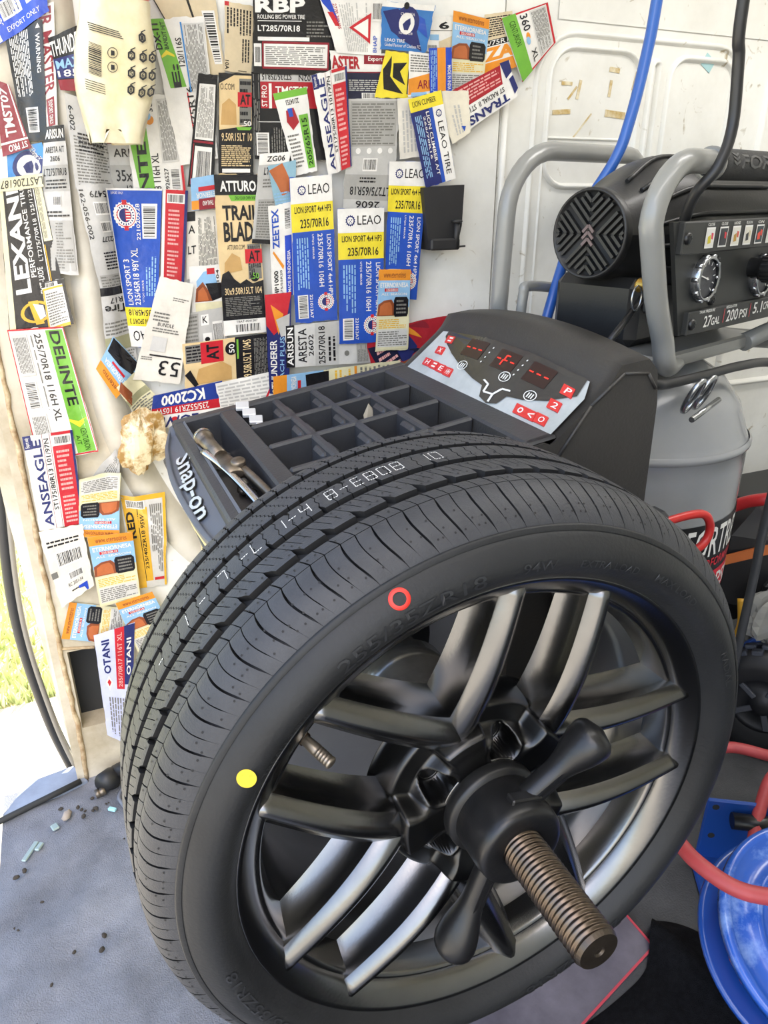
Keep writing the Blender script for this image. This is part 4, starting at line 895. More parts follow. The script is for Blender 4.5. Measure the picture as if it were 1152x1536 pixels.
for k in range(24):
    for j, sg in enumerate((-1, 0, 1)):
        mb = MB(); M = KM @ Matrix.Rotation(2 * math.pi * (k + .5 * (j % 2)) / 24, 4, 'Z'); mb.box(.117 - .004 * abs(sg), .128 - .004 * abs(sg), -.011, .011, sg * .020 - .0085, sg * .020 + .0085, M=M, bev=.002); mb.build('tread_block', TB, kw)
mb = MB(); mb.lathe([(0, .03), (.02, .03), (.024, .022), (.058, .016), (.064, .026), (.064, -.026), (0, -.026)], KM, 32); mb.build('wheel_disc', MBLK, mc)
for k in range(5):
    mb = MB(); M = KM @ Matrix.Rotation(2 * math.pi * k / 5, 4, 'Z'); mb.box(.02, .06, -.006, .006, .018, .026, M=M, bev=.002); mb.build('wheel_spoke', mat('machine_grey', '45484f', .5), mc)
mb = MB(); mb.prism([(1.19, .985, .375), (1.19, .985, .395), (1.36, .88, .475), (1.36, .88, .450)], (.004, .006, 0)); tag(mb.build('ratchet_strap', mat('orange_webbing', 'c06a35', .7)), 'faded orange webbing strap stretched over the wheeled machine', 'strap')
mb = MB(); mb.prism([(1.165, .905, .170), (1.165, .905, .205), (1.34, .83, .36), (1.34, .83, .325)], (.004, .006, 0)); tag(mb.build('tie_strap', mat('blue_webbing', '2c4d94', .6)), 'dark blue webbing strap slanting down beside the knobbly tyre', 'strap')
mb = MB(); mb.tube(spline([(1.20, .92, .33), (1.19, .90, .28), (1.18, .90, .22), (1.20, .88, .17), (1.28, .80, .19), (1.36, .76, .20)], 6), .008, 10); tag(mb.build('lead_cable', mat('yellow_cable', 'd8a530', .45)), 'yellow cable hanging in front of the wheeled machine', 'cable')
mb = MB()
def bag(u, v):
    th, ph = 2 * math.pi * u, math.pi * v; k = 1 + .5 * noise.noise((math.cos(th) * 2.6, math.sin(th) * 2.6, v * 4))
    return (1.235 + .075 * k * math.cos(th) * math.sin(ph), .865 + .03 * k * math.sin(th) * math.sin(ph), .315 + .055 * k * math.cos(ph))
mb.grid(26, 14, bag, smooth=False); tag(mb.build('plastic_bag', mat('clear_film', '8f8f8b', .2, alpha=.75)), 'crumpled translucent grey plastic bag stuffed against the wheeled machine', 'bag')
# ------------------------------------------------------------------ things hung on the label wall
jug = thing('plastic_bottle', (.118, 1.235, 1.174), 'yellowed plastic sealant bottle with torn lower edge and red collar hanging on the label wall', 'bottle')
JM = mat('yellowed_plastic', 'e8dfc2', .3, col2='d2c290', vscale=14, bump=.12, bscale=70, coat=.3, ramp=(.3, .7))
def jq(v):     # half width and centre x by height (v: 0 top .. 1 bottom)
    w = .045 + .008 * sm(0, .45, v) - .010 * sm(.6, 1, v); return .1335 - .0205 * v, w
def jf(u, v):
    cx, w = jq(v); q = 2 * math.pi * u; n_ = 4.; c, s_ = math.cos(q), math.sin(q)
    rr = (abs(c) ** n_ + abs(s_) ** n_) ** (-1 / n_); lobe = 0
    z = 1.336 - .152 * v
    if v > .86: z -= .020 * (v - .86) / .14 * (1 if math.sin(5 * q + .6) > 0 else .15)
    shr_ = 1 if v < .80 else 1 - .16 * ((v - .80) / .20) ** 2
    d_ = .0012 * noise.noise((u * 30, v * 14, 2))
    return (cx + (w + d_) * c * rr * shr_, 1.237 + (.036 + d_) * s_ * rr * shr_, z)
mb = MB(); mb.grid(48, 40, jf); mb.poly([jf(k / 24, 1) for k in range(24)]); jb = mb.build('bottle_body', JM, jug)
mb = MB(); mb.lathe([(.030, 0), (.034, .0), (.035, .03), (.0, .035)], Matrix.Translation((.150, 1.237, 1.345)), 32); mb.lathe([(.028, -.012), (.030, .012), (.02, .016)], Matrix.Translation((.150, 1.237, 1.345)), 32); mb.build('collar', mat('red_plastic', 'd2363c', .35), jug)
def jfr(u, v):
    cx, w = jq(v); return (cx + w * .96 * (2 * u - 1), 1.1995, 1.336 - .152 * v)
BLKP = mat('black_print', '1b1a19', .6)
mb = MB()
for k in range(4): mb.poly([jfr(.10 + .01 * k, .20 + .017 * k + .0), jfr(.10 + .42 + .02 * k, .255 + .017 * k), jfr(.10 + .42 + .02 * k, .261 + .017 * k), jfr(.10 + .01 * k, .207 + .017 * k)])
rnd = random.Random(2)
y = .345
while y < .585:
    h = rnd.choice((.004, .006, .010)); mb.poly([jfr(.14, y), jfr(.30, y + .03), jfr(.30, y + .03 + h), jfr(.14, y + h)]); y += h + rnd.choice((.005, .008))
for k in range(5): mb.poly([jfr(.09, .63 + .018 * k), jfr(.34, .67 + .018 * k), jfr(.34, .675 + .018 * k), jfr(.09, .636 + .018 * k)])
pos = [('1', .83, .29), ('2', .68, .43), ('3', .83, .44), ('4', .95, .44), ('5', .68, .57), ('6', .83, .58), ('7', .95, .58), ('8', .68, .70), ('9', .83, .72), ('10', .95, .71)]
for tx, u, v in pos:
    pts = [(u + .06 * math.cos(q) * .9, v + .042 * math.sin(q)) for q in [R(60 * k + 30) for k in range(6)]]
    for a, c in zip(pts, pts[1:] + pts[:1]):
        f_ = lambda p: (u + (p[0] - u) * .56, v + (p[1] - v) * .56); mb.poly([jfr(*a), jfr(*c), jfr(*f_(c)), jfr(*f_(a))])
    mb.text(tx, lambda a, b: jfr(u - .018 + .036 * a, v - .018 + .036 * b), 0, .01); mb.poly([jfr(u - .015, v - .045), jfr(u + .05, v - .065), jfr(u + .055, v - .058), jfr(u - .01, v - .036)])
for u, v in ((.44, .42), (.44, .53)):
    pts = [(u + .065 * math.cos(q), v + .042 * math.sin(q)) for q in [2 * math.pi * k / 18 for k in range(18)]]
    for a, c in zip(pts, pts[1:] + pts[:1]):
        f_ = lambda p: (u + (p[0] - u) * .88, v + (p[1] - v) * .88); mb.poly([jfr(*a), jfr(*c), jfr(*f_(c)), jfr(*f_(a))])
    mb.poly([jfr(u - .02, v - .02), jfr(u + .025, v - .015), jfr(u + .025, v + .02), jfr(u - .02, v + .022)])
mb.build('bottle_print', BLKP, jb, label='black printed step icons and barcode')
bk = thing('wall_pocket', (.66, 1.275, 1.004), 'black plastic pocket holder with a pin, screwed to the white wall under the labels', 'holder')
PK = mat('pocket_black', '262525', .55, var=.2, vscale=20)
mb = MB(); q = [(.617, 1.108), (.699, 1.113), (.697, 1.045), (.690, 1.014), (.632, 1.004), (.627, 1.03)]
mb.prism([(x, 1.262, z) for x, z in q], (0, .038, 0)); mb.build('pocket_body', PK, bk)
mb = MB(); mb.box(.631, .690, 1.252, 1.27, 1.004, 1.024, bev=.003); mb.build('lower_ledge', PK, bk)
mb = MB(); mb.tube([(.6835, 1.256, 1.052), (.6835, 1.256, 1.006)], .0055, 12); mb.lathe([(0, .004), (.009, .003), (.0105, 0), (.006, -.003)], Matrix.Translation((.6835, 1.256, 1.052)), 16); mb.tube([(.6835, 1.256, 1.009), (.702, 1.256, 1.010)], .0018, 6); mb.build('pin', PK, bk)
# crumpled tape ball stuck beside the tray
mb = MB()
def tape(u, v):
    th, ph = 2 * math.pi * u, math.pi * v; k = 1 + .75 * noise.noise((math.cos(th) * 2.6 + 3, math.sin(th) * 2.6, v * 4.2))
    return (.092 + .036 * k * math.cos(th) * math.sin(ph) - .01 * (v - .5), 1.262 + .020 * math.sin(th) * math.sin(ph), .712 + .044 * k * math.cos(ph))
mb.grid(22, 14, tape, smooth=False); tag(mb.build('packing_tape_wad', mat('brown_tape', 'a07c44', .25, col2='ddceaa', vscale=38, bump=.8, bscale=40, ramp=(.42, .56))), 'crumpled wad of brown packing tape stuck to the wall beside the tray', 'tape')
# ------------------------------------------------------------------ tyre labels: corners in mm on the wall (x, height), base colour, print
LABELS = [
 ('tyre_label', [32.7, 1331.0, 57.7, 1338.4, 38.2, 1188.3, 22.3, 1179.2], 'w',
  [('T', 0.15, 0.02, 0.85, 0.7, 'ER MASTER', 'dr', -90, 0.02),('R', 0.2, 0.74, 0.8, 0.98, 'dr'),('T', 0.35, 0.76, 0.65, 0.96, 'EXPORT ONLY', 'w', -90, 0.01)],
  'narrow white label strip with dark red capitals running down it beside the beam'),
 ('tyre_label', [43.6, 1294.9, 88.8, 1315.5, 83.3, 1232.7, 49.1, 1233.0], 'k',
  [('T', 0.0, 0.08, 1, 0.36, 'THUNDER', 'w', 0, 0.02),('R', 0, 0.4, 1, 0.78, 'nb'),('T', 0.05, 0.44, 0.9, 0.6, 'MAX', 'lb', 0, 0.02),('T', 0.05, 0.63, 0.8, 0.75, '185', 'w', 0, 0.01),('R', 0, 0.8, 1, 1, 'dr')],
  'dark label with white slanted capitals half hidden by the yellowed bottle'),
 ('tyre_label', [-45.0, 1157.0, 13.0, 1166.8, 17.6, 1119.0, -53.0, 1115.0], 'lb2',
  [('R', 0, 0, 0.18, 1, 'w'),('C', 0.62, 0.62, 0.34, 'nb'),('C', 0.62, 0.62, 0.25, 'w'),('C', 0.62, 0.62, 0.2, 'w'),('P', [0.55, 0.8, 0.5, 0.6, 0.58, 0.5, 0.7, 0.45, 0.72, 0.6, 0.68, 0.8], 'nb'),('T', 0.74, 0.02, 0.86, 0.5, 'TIRE Partner FC', 'w', -60, 0.01)],
  'bright blue card with round white and navy crest above the upside down white strip'),
 ('tyre_label', [-10.9, 1307.0, 40.4, 1316.8, 20.5, 1168.7, -9.9, 1168.1], 'k',
  [('L', 0.08, 0.05, 0.6, 0.6, 11, 'w', -90),('T', 0.78, 0.1, 0.9, 0.42, 'WARNING', 'w', -90, 0.01),('P', [0.8, 0.06, 0.92, 0.06, 0.86, 0.02], 'w'),('B', 0.28, 0.7, 0.72, 0.92, 90)],
  'glossy black warning label covered in fine white text beside a red block'),
 ('tyre_label', [-33.6, 1244.0, -16.1, 1238.3, -1.6, 1159.6, -41.8, 1146.7], 'dr',
  [('R', 0.86, 0, 0.93, 0.8, 'w'),('T', 0.22, 0.08, 0.66, 0.76, 'TMST07', 'w', 90, 0.02),('R', 0, 0.82, 1, 0.85, 'w'),('T', 0.25, 0.87, 0.92, 0.97, 'ST PRO', 'w', 180, 0.02)],
  'dark red label with white upward capitals at the pillar edge'),
 ('tyre_label', [-40.9, 1320.2, 44.4, 1369.4, 50.7, 1326.9, -26.2, 1282.6], 'b2',
  [('B', 0.3, 0.05, 0.62, 0.55, -35),('R', 0.7, 0.1, 0.92, 0.5, 'w'),('T', 0.3, 0.72, 0.86, 0.86, 'EXPORT ONLY', 'w', 0, 0),('T', 0.2, 0.36, 0.28, 0.62, 'UPC', 'w', -90, 0),('R', 0.02, 0.35, 0.16, 0.98, 'w')],
  'royal blue carton label with slanted white barcode above the black warning label'),
 ('tyre_label', [19.9, 1186.0, 46.5, 1189.4, 34.5, 983.8, -24.0, 984.1], 'g',
  [('R', 0, 0, 1, 0.1, 'k'),('T', 0.08, 0.02, 0.92, 0.08, 'ARISUN', 'w', 0, 0.02),('T', 0.1, 0.13, 0.9, 0.17, 'ARESTA A/T', 'k', 0, 0.01),('T', 0.3, 0.19, 0.7, 0.225, '2606', 'k', 0, 0.01),('R', 0, 0.25, 1, 0.42, 'dg2'),('T', 0.08, 0.27, 0.92, 0.32, 'LT275/70R18', 'k', 0, 0.01),('L', 0.1, 0.34, 0.9, 0.41, 3, 'k', 0),('B', 0.4, 0.45, 0.65, 0.52, 0),('L', 0.1, 0.55, 0.9, 0.6, 2, 'k', 0),('R', 0.05, 0.62, 0.95, 0.97, 'dg2'),('L', 0.08, 0.63, 0.92, 0.96, 16, 'dg', 0)],
  'silver film label with small grey text block hanging left of the beam'),
 ('tyre_label', [-55.0, 1104.4, 3.3, 1120.7, 11.3, 905.1, -77.6, 895.5], 'k',
  [('R', 0, 0, 0.1, 1, 'cr'),('T', 0.16, 0.02, 0.44, 0.72, 'LEXANI', 'w', 90, 0.03),('T', 0.47, 0.02, 0.57, 0.62, 'PERFORMANCE TIRE', 'w', 90, 0.01),('T', 0.66, 0.03, 0.74, 0.52, 'LT275/70R18 125/122S', 'w', 90, 0),('T', 0.6, 0.56, 0.7, 0.74, 'EXIT-LRDE', 'w', 90, 0.01),('C', 0.47, 0.86, 0.27, 'am'),('C', 0.47, 0.86, 0.21, 'k'),('P', [0.35, 0.78, 0.52, 0.78, 0.58, 0.95, 0.44, 0.95], 'am'),('P', [0.43, 0.8, 0.6, 0.82, 0.62, 0.9, 0.52, 0.92], 'w'),('R', 0.78, 0, 0.8, 1, 'w'),('R', 0.82, 0.02, 0.99, 0.4, 'cr'),('L', 0.84, 0.04, 0.98, 0.38, 8, 'dg', 90),('R', 0.81, 0.42, 0.83, 0.98, 'am')],
  'black label with big white slanted lettering and round yellow emblem'),
 ('tyre_label', [-50.5, 1118.6, 7.8, 1126.1, 6.6, 1108.1, -53.9, 1100.8], 'cr',
  [('T', 0.02, 0.2, 0.98, 0.8, 'LAST206187', 'k', 180, 0.0)],
  'thin cream strip with upside down black part number across the top of the black label'),
 ('tyre_label', [-20.4, 972.1, 12.3, 978.7, 16.2, 911.1, -21.4, 897.9], 'w',
  [('R', 0, 0, 1, 0.1, 'k'),('B', 0.15, 0.02, 0.7, 0.12, 0),('R', 0, 0.12, 1, 0.16, 'am'),('R', 0, 0.93, 1, 1, 'am'),('R', 0, 0.12, 0.06, 1, 'am'),('R', 0.88, 0, 1, 1, 'k'),('L', 0.1, 0.22, 0.82, 0.9, 12, 'dg', 0)],
  'small cream and yellow bordered text label below the silver film label'),
 ('tyre_label', [-80.4, 905.9, -0.5, 905.9, 21.7, 694.9, -73.1, 688.7], 'w',
  [('R', 0, 0, 1, 0.012, 'r'),('R', 0, 0.988, 1, 1, 'r'),('R', 0, 0, 0.015, 1, 'r'),('R', 0.985, 0, 1, 1, 'r'),('R', 0.66, 0.02, 0.97, 0.985, 'gr'),('T', 0.72, 0.03, 0.9, 0.6, 'DELINTE', 'k', -90, 0.02),('P', [0.66, 0.7, 0.81, 0.76, 0.97, 0.7, 0.97, 0.72, 0.81, 0.78, 0.66, 0.72], 'y'),('T', 0.8, 0.79, 0.9, 0.97, 'CENTURION', 'gk', -90, 0),('T', 0.7, 0.84, 0.77, 0.92, 'A/T', 'gk', -90, 0),('T', 0.44, 0.04, 0.56, 0.7, '255/70R18 116H XL', 'k', -90, 0.01),('L', 0.36, 0.05, 0.4, 0.85, 1, 'dg', -90),('C', 0.47, 0.88, 0.05, 'o'),('C', 0.56, 0.9, 0.05, 'lb'),('R', 0.04, 0.04, 0.31, 0.34, 'g2'),('L', 0.06, 0.06, 0.29, 0.32, 9, 'dg', -90),('B', 0.06, 0.38, 0.27, 0.6, -90),('R', 0.04, 0.63, 0.31, 0.96, 'g2'),('L', 0.06, 0.65, 0.29, 0.94, 9, 'dg', -90)],
  'long white and green label with red border and black downward lettering on the pillar'),
 ('tyre_label', [-90.2, 735.2, -13.1, 738.4, -21.2, 569.2, -92.1, 566.6], 'w',
  [('R', 0.0, 0.0, 0.16, 0.14, 'nb'),('T', 0.03, 0.02, 0.13, 0.12, 'Export only', 'w', 90, 0.01),('T', 0.15, 0.05, 0.34, 0.97, 'ANSEAGLE', 'nb', 90, 0.02),('R', 0.375, 0, 0.383, 1, 'dr'),('T', 0.4, 0.05, 0.5, 0.8, 'ST175/80R13 101/97N', 'k', 90, 0.01),('R', 0.525, 0, 0.533, 1, 'dr'),('R', 0.56, 0, 0.95, 0.03, 'r'),('B', 0.6, 0.04, 0.95, 0.13, 0),('R', 0.56, 0.14, 0.95, 1, 'r'),('L', 0.62, 0.18, 0.88, 0.62, 9, 'pk', 0),('L', 0.62, 0.66, 0.88, 0.97, 7, 'pk', 0),('R', 0.95, 0, 1, 1, 'nb')],
  'white and red label with navy upward lettering stuck over the foot of the green one'),
 ('tyre_label', [-13.7, 625.2, 49.5, 698.5, 52.3, 671.2, 44.7, 615.9], 'g',
  [('L', 0.2, 0.3, 0.95, 0.8, 6, 'dg', 0)],
  'torn triangular scrap of clear film above the orange footed label'),
 ('tyre_label', [32.8, 529.1, -32.7, 545.3, -16.3, 650.4, 50.7, 659.1], 'cr',
  [('R', 0, 0, 1, 0.13, 'o'),('T', 0.15, 0.03, 0.85, 0.1, 'www.eternotires', 'br', 0, 0),('R', 0, 0.13, 1, 0.46, 'lb'),('T', 0.06, 0.155, 0.94, 0.215, 'ETERNORNESA', 'w', 0, 0.02),('R', 0.2, 0.225, 0.62, 0.265, 'r'),('T', 0.24, 0.23, 0.6, 0.26, '225/50R18', 'w', 0, 0.01),('T', 0.1, 0.28, 0.9, 0.31, 'ALL SEASON', 'w', 0, 0.01),('P', [0.0, 0.56, 0.02, 0.42, 0.2, 0.37, 0.42, 0.36, 0.52, 0.42, 0.52, 0.56], 'br'),('P', [0.06, 0.55, 0.08, 0.44, 0.2, 0.4, 0.38, 0.39, 0.44, 0.44, 0.46, 0.55], 'br2'),('P', [0.5, 0.37, 0.54, 0.33, 0.9, 0.33, 0.96, 0.37, 0.96, 0.54, 0.92, 0.575, 0.55, 0.575, 0.5, 0.54], 'k'),('L', 0.58, 0.36, 0.9, 0.55, 4, 'dg', 0),('R', 0, 0.575, 1, 0.98, 'cr'),('L', 0.06, 0.6, 0.94, 0.72, 5, 'am', 0),('R', 0.04, 0.73, 0.96, 0.95, 'g2'),('L', 0.06, 0.75, 0.94, 0.94, 7, 'dg', 0)],
  'upside down blue label with orange foot and brown ruin picture below the green label'),
 ('tyre_label', [45.7, 606.8, 120.9, 607.8, 104.3, 412.6, 53.1, 415.3], 'g2',
  [('R', 0, 0, 1, 0.05, 'am'),('R', 0, 0.05, 0.3, 1, 'am'),('R', 0.93, 0, 1, 1, 'am'),('R', 0.3, 0.12, 0.55, 0.93, 'am'),('R', 0.31, 0.12, 0.33, 0.93, 'k'),('B', 0.08, 0.05, 0.5, 0.14, 0),('T', 0.03, 0.18, 0.22, 0.46, 'RED', 'k', 90, 0.03),('T', 0.36, 0.2, 0.46, 0.8, '235/40ZR18 95W', 'k', 90, 0.01),('L', 0.6, 0.1, 0.9, 0.85, 6, 'dg', -90),('R', 0.6, 0.9, 0.92, 0.93, 'r')],
  'amber and black bordered label with clear film side above the tyre'),
 ('tyre_label', [-95.2, 567.1, -24.4, 569.8, -22.9, 446.2, -82.9, 412.3], 'w2',
  [('L', 0.1, 0.14, 0.9, 0.24, 2, 'k', 0),('B', 0.22, 0.3, 0.92, 0.52, 0),('R', 0, 0.54, 0.16, 0.62, 'dg'),('B', 0.42, 0.62, 0.8, 0.73, 0),('T', 0.35, 0.76, 0.75, 0.81, 'RC 2051-54', 'k', 0, 0),('L', 0.4, 0.86, 0.7, 0.9, 1, 'k', 0),('P', [0.6, 0.86, 0.85, 0.86, 0.85, 0.99, 0.8, 0.99, 0.8, 0.9, 0.6, 0.9], 'b2')],
  'creased white shipping label with two black barcodes on the pillar'),
 ('tyre_label', [-19.7, 542.9, 56.2, 539.5, 53.2, 406.6, -18.3, 398.6], 'cr',
  [('R', 0, 0, 1, 0.13, 'o'),('T', 0.15, 0.03, 0.85, 0.1, 'www.eternotires', 'br', 0, 0),('R', 0, 0.13, 1, 0.46, 'lb'),('T', 0.06, 0.155, 0.94, 0.215, 'ETERNORNESA', 'w', 0, 0.02),('R', 0.2, 0.225, 0.62, 0.265, 'r'),('T', 0.24, 0.23, 0.6, 0.26, '225/50R18', 'w', 0, 0.01),('T', 0.1, 0.28, 0.9, 0.31, 'ALL SEASON', 'w', 0, 0.01),('P', [0.0, 0.56, 0.02, 0.42, 0.2, 0.37, 0.42, 0.36, 0.52, 0.42, 0.52, 0.56], 'br'),('P', [0.06, 0.55, 0.08, 0.44, 0.2, 0.4, 0.38, 0.39, 0.44, 0.44, 0.46, 0.55], 'br2'),('P', [0.5, 0.37, 0.54, 0.33, 0.9, 0.33, 0.96, 0.37, 0.96, 0.54, 0.92, 0.575, 0.55, 0.575, 0.5, 0.54], 'k'),('L', 0.58, 0.36, 0.9, 0.55, 4, 'dg', 0),('R', 0, 0.575, 1, 0.98, 'cr'),('L', 0.06, 0.6, 0.94, 0.72, 5, 'am', 0),('R', 0.04, 0.73, 0.96, 0.95, 'g2'),('L', 0.06, 0.75, 0.94, 0.94, 7, 'dg', 0)],
  'upright blue and cream label with orange top edge beside the shipping label'),
 ('tyre_label', [-94.5, 340.8, -69.1, 413.3, 26.4, 377.9, 11.2, 301.2], 'cr',
  [('R', 0, 0, 1, 0.13, 'o'),('T', 0.15, 0.03, 0.85, 0.1, 'www.eternotires', 'br', 0, 0),('R', 0, 0.13, 1, 0.46, 'lb'),('T', 0.06, 0.155, 0.94, 0.215, 'ETERNORNESA', 'w', 0, 0.02),('R', 0.2, 0.225, 0.62, 0.265, 'r'),('T', 0.24, 0.23, 0.6, 0.26, '225/50R18', 'w', 0, 0.01),('T', 0.1, 0.28, 0.9, 0.31, 'ALL SEASON', 'w', 0, 0.01),('P', [0.0, 0.56, 0.02, 0.42, 0.2, 0.37, 0.42, 0.36, 0.52, 0.42, 0.52, 0.56], 'br'),('P', [0.06, 0.55, 0.08, 0.44, 0.2, 0.4, 0.38, 0.39, 0.44, 0.44, 0.46, 0.55], 'br2'),('P', [0.5, 0.37, 0.54, 0.33, 0.9, 0.33, 0.96, 0.37, 0.96, 0.54, 0.92, 0.575, 0.55, 0.575, 0.5, 0.54], 'k'),('L', 0.58, 0.36, 0.9, 0.55, 4, 'dg', 0),('R', 0, 0.575, 1, 0.98, 'cr'),('L', 0.06, 0.6, 0.94, 0.72, 5, 'am', 0),('R', 0.04, 0.73, 0.96, 0.95, 'g2'),('L', 0.06, 0.75, 0.94, 0.94, 7, 'dg', 0)],
  'sideways blue label with orange left end just above the black opening'),
 ('tyre_label', [8.2, 402.5, 74.8, 413.4, 107.2, 303.9, 34.0, 285.9], 'cr',
  [('R', 0, 0, 1, 0.13, 'o'),('T', 0.15, 0.03, 0.85, 0.1, 'www.eternotires', 'br', 0, 0),('R', 0, 0.13, 1, 0.46, 'lb'),('T', 0.06, 0.155, 0.94, 0.215, 'ETERNORNESA', 'w', 0, 0.02),('R', 0.2, 0.225, 0.62, 0.265, 'r'),('T', 0.24, 0.23, 0.6, 0.26, '225/50R18', 'w', 0, 0.01),('T', 0.1, 0.28, 0.9, 0.31, 'ALL SEASON', 'w', 0, 0.01),('P', [0.0, 0.56, 0.02, 0.42, 0.2, 0.37, 0.42, 0.36, 0.52, 0.42, 0.52, 0.56], 'br'),('P', [0.06, 0.55, 0.08, 0.44, 0.2, 0.4, 0.38, 0.39, 0.44, 0.44, 0.46, 0.55], 'br2'),('P', [0.5, 0.37, 0.54, 0.33, 0.9, 0.33, 0.96, 0.37, 0.96, 0.54, 0.92, 0.575, 0.55, 0.575, 0.5, 0.54], 'k'),('L', 0.58, 0.36, 0.9, 0.55, 4, 'dg', 0),('R', 0, 0.575, 1, 0.98, 'cr'),('L', 0.06, 0.6, 0.94, 0.72, 5, 'am', 0),('R', 0.04, 0.73, 0.96, 0.95, 'g2'),('L', 0.06, 0.75, 0.94, 0.94, 7, 'dg', 0)],
  'tilted blue label with orange top half hidden behind the tyre tread'),
 ('tyre_label', [-38.9, 347.0, 35.6, 355.1, -6.6, 73.5, -46.8, 117.5], 'lv',
  [('T', 0.16, 0.07, 0.36, 0.38, 'OTANI', 'nb', 90, 0.03),('P', [0.18, 0.46, 0.28, 0.4, 0.38, 0.46, 0.28, 0.54], 'w'),('P', [0.22, 0.46, 0.28, 0.43, 0.34, 0.46, 0.28, 0.5], 'r'),('R', 0.5, 0.0, 0.74, 0.52, 'r'),('T', 0.56, 0.04, 0.68, 0.5, '285/70R17 116T XL', 'pk', 90, 0.01),('R', 0.74, 0, 1, 0.48, 'nb'),('T', 0.8, 0.1, 0.92, 0.4, 'OTANI', 'w', 90, 0.02),('L', 0.2, 0.6, 0.9, 0.95, 8, 'dg', -90)],
  'lavender label with navy upward capitals and red strip beside the black opening'),
 ('tyre_label', [53.3, 1231.5, 114.6, 1212.5, 106.0, 1103.7, 48.9, 1106.4], 'g',
  [('T', 0.05, 0.12, 0.16, 0.38, '6-002', 'k', -90, 0.01),('L', 0.1, 0.42, 0.9, 0.98, 16, 'dg', 0),('L', 0.2, 0.38, 0.8, 0.6, 5, 'k', 0)],
  'crinkled silver film label of fine print directly below the bottle'),
 ('tyre_label', [103.8, 1183.1, 140.2, 1184.1, 137.7, 1089.4, 104.0, 1089.5], 'g',
  [('R', 0, 0, 1, 0.14, 'k'),('T', 0.3, 0.02, 0.9, 0.12, 'XT', 'w', 0, 0.01),('R', 0, 0.14, 1, 0.17, 'dr'),('T', 0.2, 0.24, 1, 0.36, 'ARE', 'k', 0, 0.01),('R', 0.0, 0.48, 1, 1, 'dg2'),('T', 0.2, 0.55, 1, 0.72, '35x1', 'k', 0, 0.01),('T', 0.6, 0.78, 0.98, 0.86, '125', 'k', 0, 0.01)],
  'pale grey label with large black numerals 35x1 next to a green strip'),
 ('tyre_label', [49.8, 1111.9, 103.3, 1112.1, 123.0, 959.7, 63.1, 956.2], 'g',
  [('T', 0.04, 0.05, 0.16, 0.5, '162-056-002', 'k', -90, 0.01),('T', 0.3, 0.06, 0.75, 0.12, '5479', 'k', 180, 0.01),('B', 0.34, 0.16, 0.74, 0.28, 0),('B', 0.4, 0.34, 0.76, 0.44, 0),('T', 0.34, 0.48, 0.85, 0.53, '0022277', 'k', 180, 0.01),('L', 0.3, 0.62, 0.78, 0.8, 6, 'k', 0),('R', 0.06, 0.84, 1, 1, 'dg2'),('L', 0.08, 0.85, 0.95, 0.99, 5, 'dg', 0)],
  'silver label with downward black number 162-056-002 and two small barcodes'),
 ('tyre_label', [62.0, 962.4, 107.1, 964.6, 104.7, 841.9, 56.2, 837.0], 'g',
  [('R', 0, 0, 1, 0.1, 'k'),('T', 0.3, 0.13, 0.9, 0.2, '0R17', 'k', 180, 0.01),('T', 0.1, 0.22, 0.9, 0.32, 'Tire', 'k', 180, 0.02),('L', 0.05, 0.42, 0.95, 0.6, 4, 'dg', 0),('R', 0, 0.62, 1, 0.8, 'ol'),('L', 0.05, 0.82, 0.95, 0.98, 4, 'dg', 0)],
  'dull grey label with upside down script under the 162-056-002 label'),
 ('tyre_label', [191.1, 1360.0, 283.9, 1367.5, 291.1, 1266.8, 247.9, 1262.9], 't3',
  [('R', 0.0, 0.0, 0.02, 1, 'k'),('R', 0.52, 0.0, 0.56, 0.26, 'k'),('B', 0.72, 0.18, 0.95, 0.86, 90)],
  'tan packing label with tall sideways barcode at the top of the wall'),
 ('tyre_label', [297.3, 1362.0, 340.6, 1358.6, 332.0, 1268.9, 289.4, 1272.0], 't3',
  [('R', 0, 0, 0.15, 0.06, 'r'),('L', 0.05, 0.08, 0.95, 0.45, 8, 'k', -90),('L', 0.6, 0.5, 0.9, 0.85, 3, 'k', -90),('T', 0.02, 0.84, 0.16, 0.98, '10A', 'k', -90, 0.01),('R', 0.5, 0.97, 0.8, 0.98, 'k')],
  'creased tan paper label with columns of downward print left of the big black label'),
 ('tyre_label', [136.5, 1228.1, 211.4, 1238.2, 212.7, 1100.9, 132.7, 1097.1], 'w',
  [('P', [0, 0.34, 0.36, 0.3, 0.42, 1, 0.14, 1], 'gr'),('T', 0.14, 0.45, 0.32, 0.98, 'NTE', 'k', 90, 0.03),('T', 0.4, 0.58, 0.54, 0.96, '8 116H XL', 'k', 90, 0.01),('C', 0.44, 0.24, 0.08, 'o'),('C', 0.4, 0.2, 0.07, 'lb'),('T', 0.42, 0.02, 0.52, 0.16, '360', 'k', 90, 0.01),('R', 0.6, 0.04, 0.93, 0.68, 'g2'),('L', 0.63, 0.06, 0.9, 0.66, 12, 'dg', 90),('T', 0.62, 0.74, 0.7, 0.96, '926527', 'k', 90, 0.01),('B', 0.73, 0.74, 0.93, 0.97, 90),('R', 0.95, 0.1, 1, 1, 'r')],
  'white and green label with numerals 8 116H XL reading upward'),
 ('tyre_label', [183.7, 1330.3, 263.5, 1339.3, 268.1, 1149.6, 208.6, 1139.3], 'w',
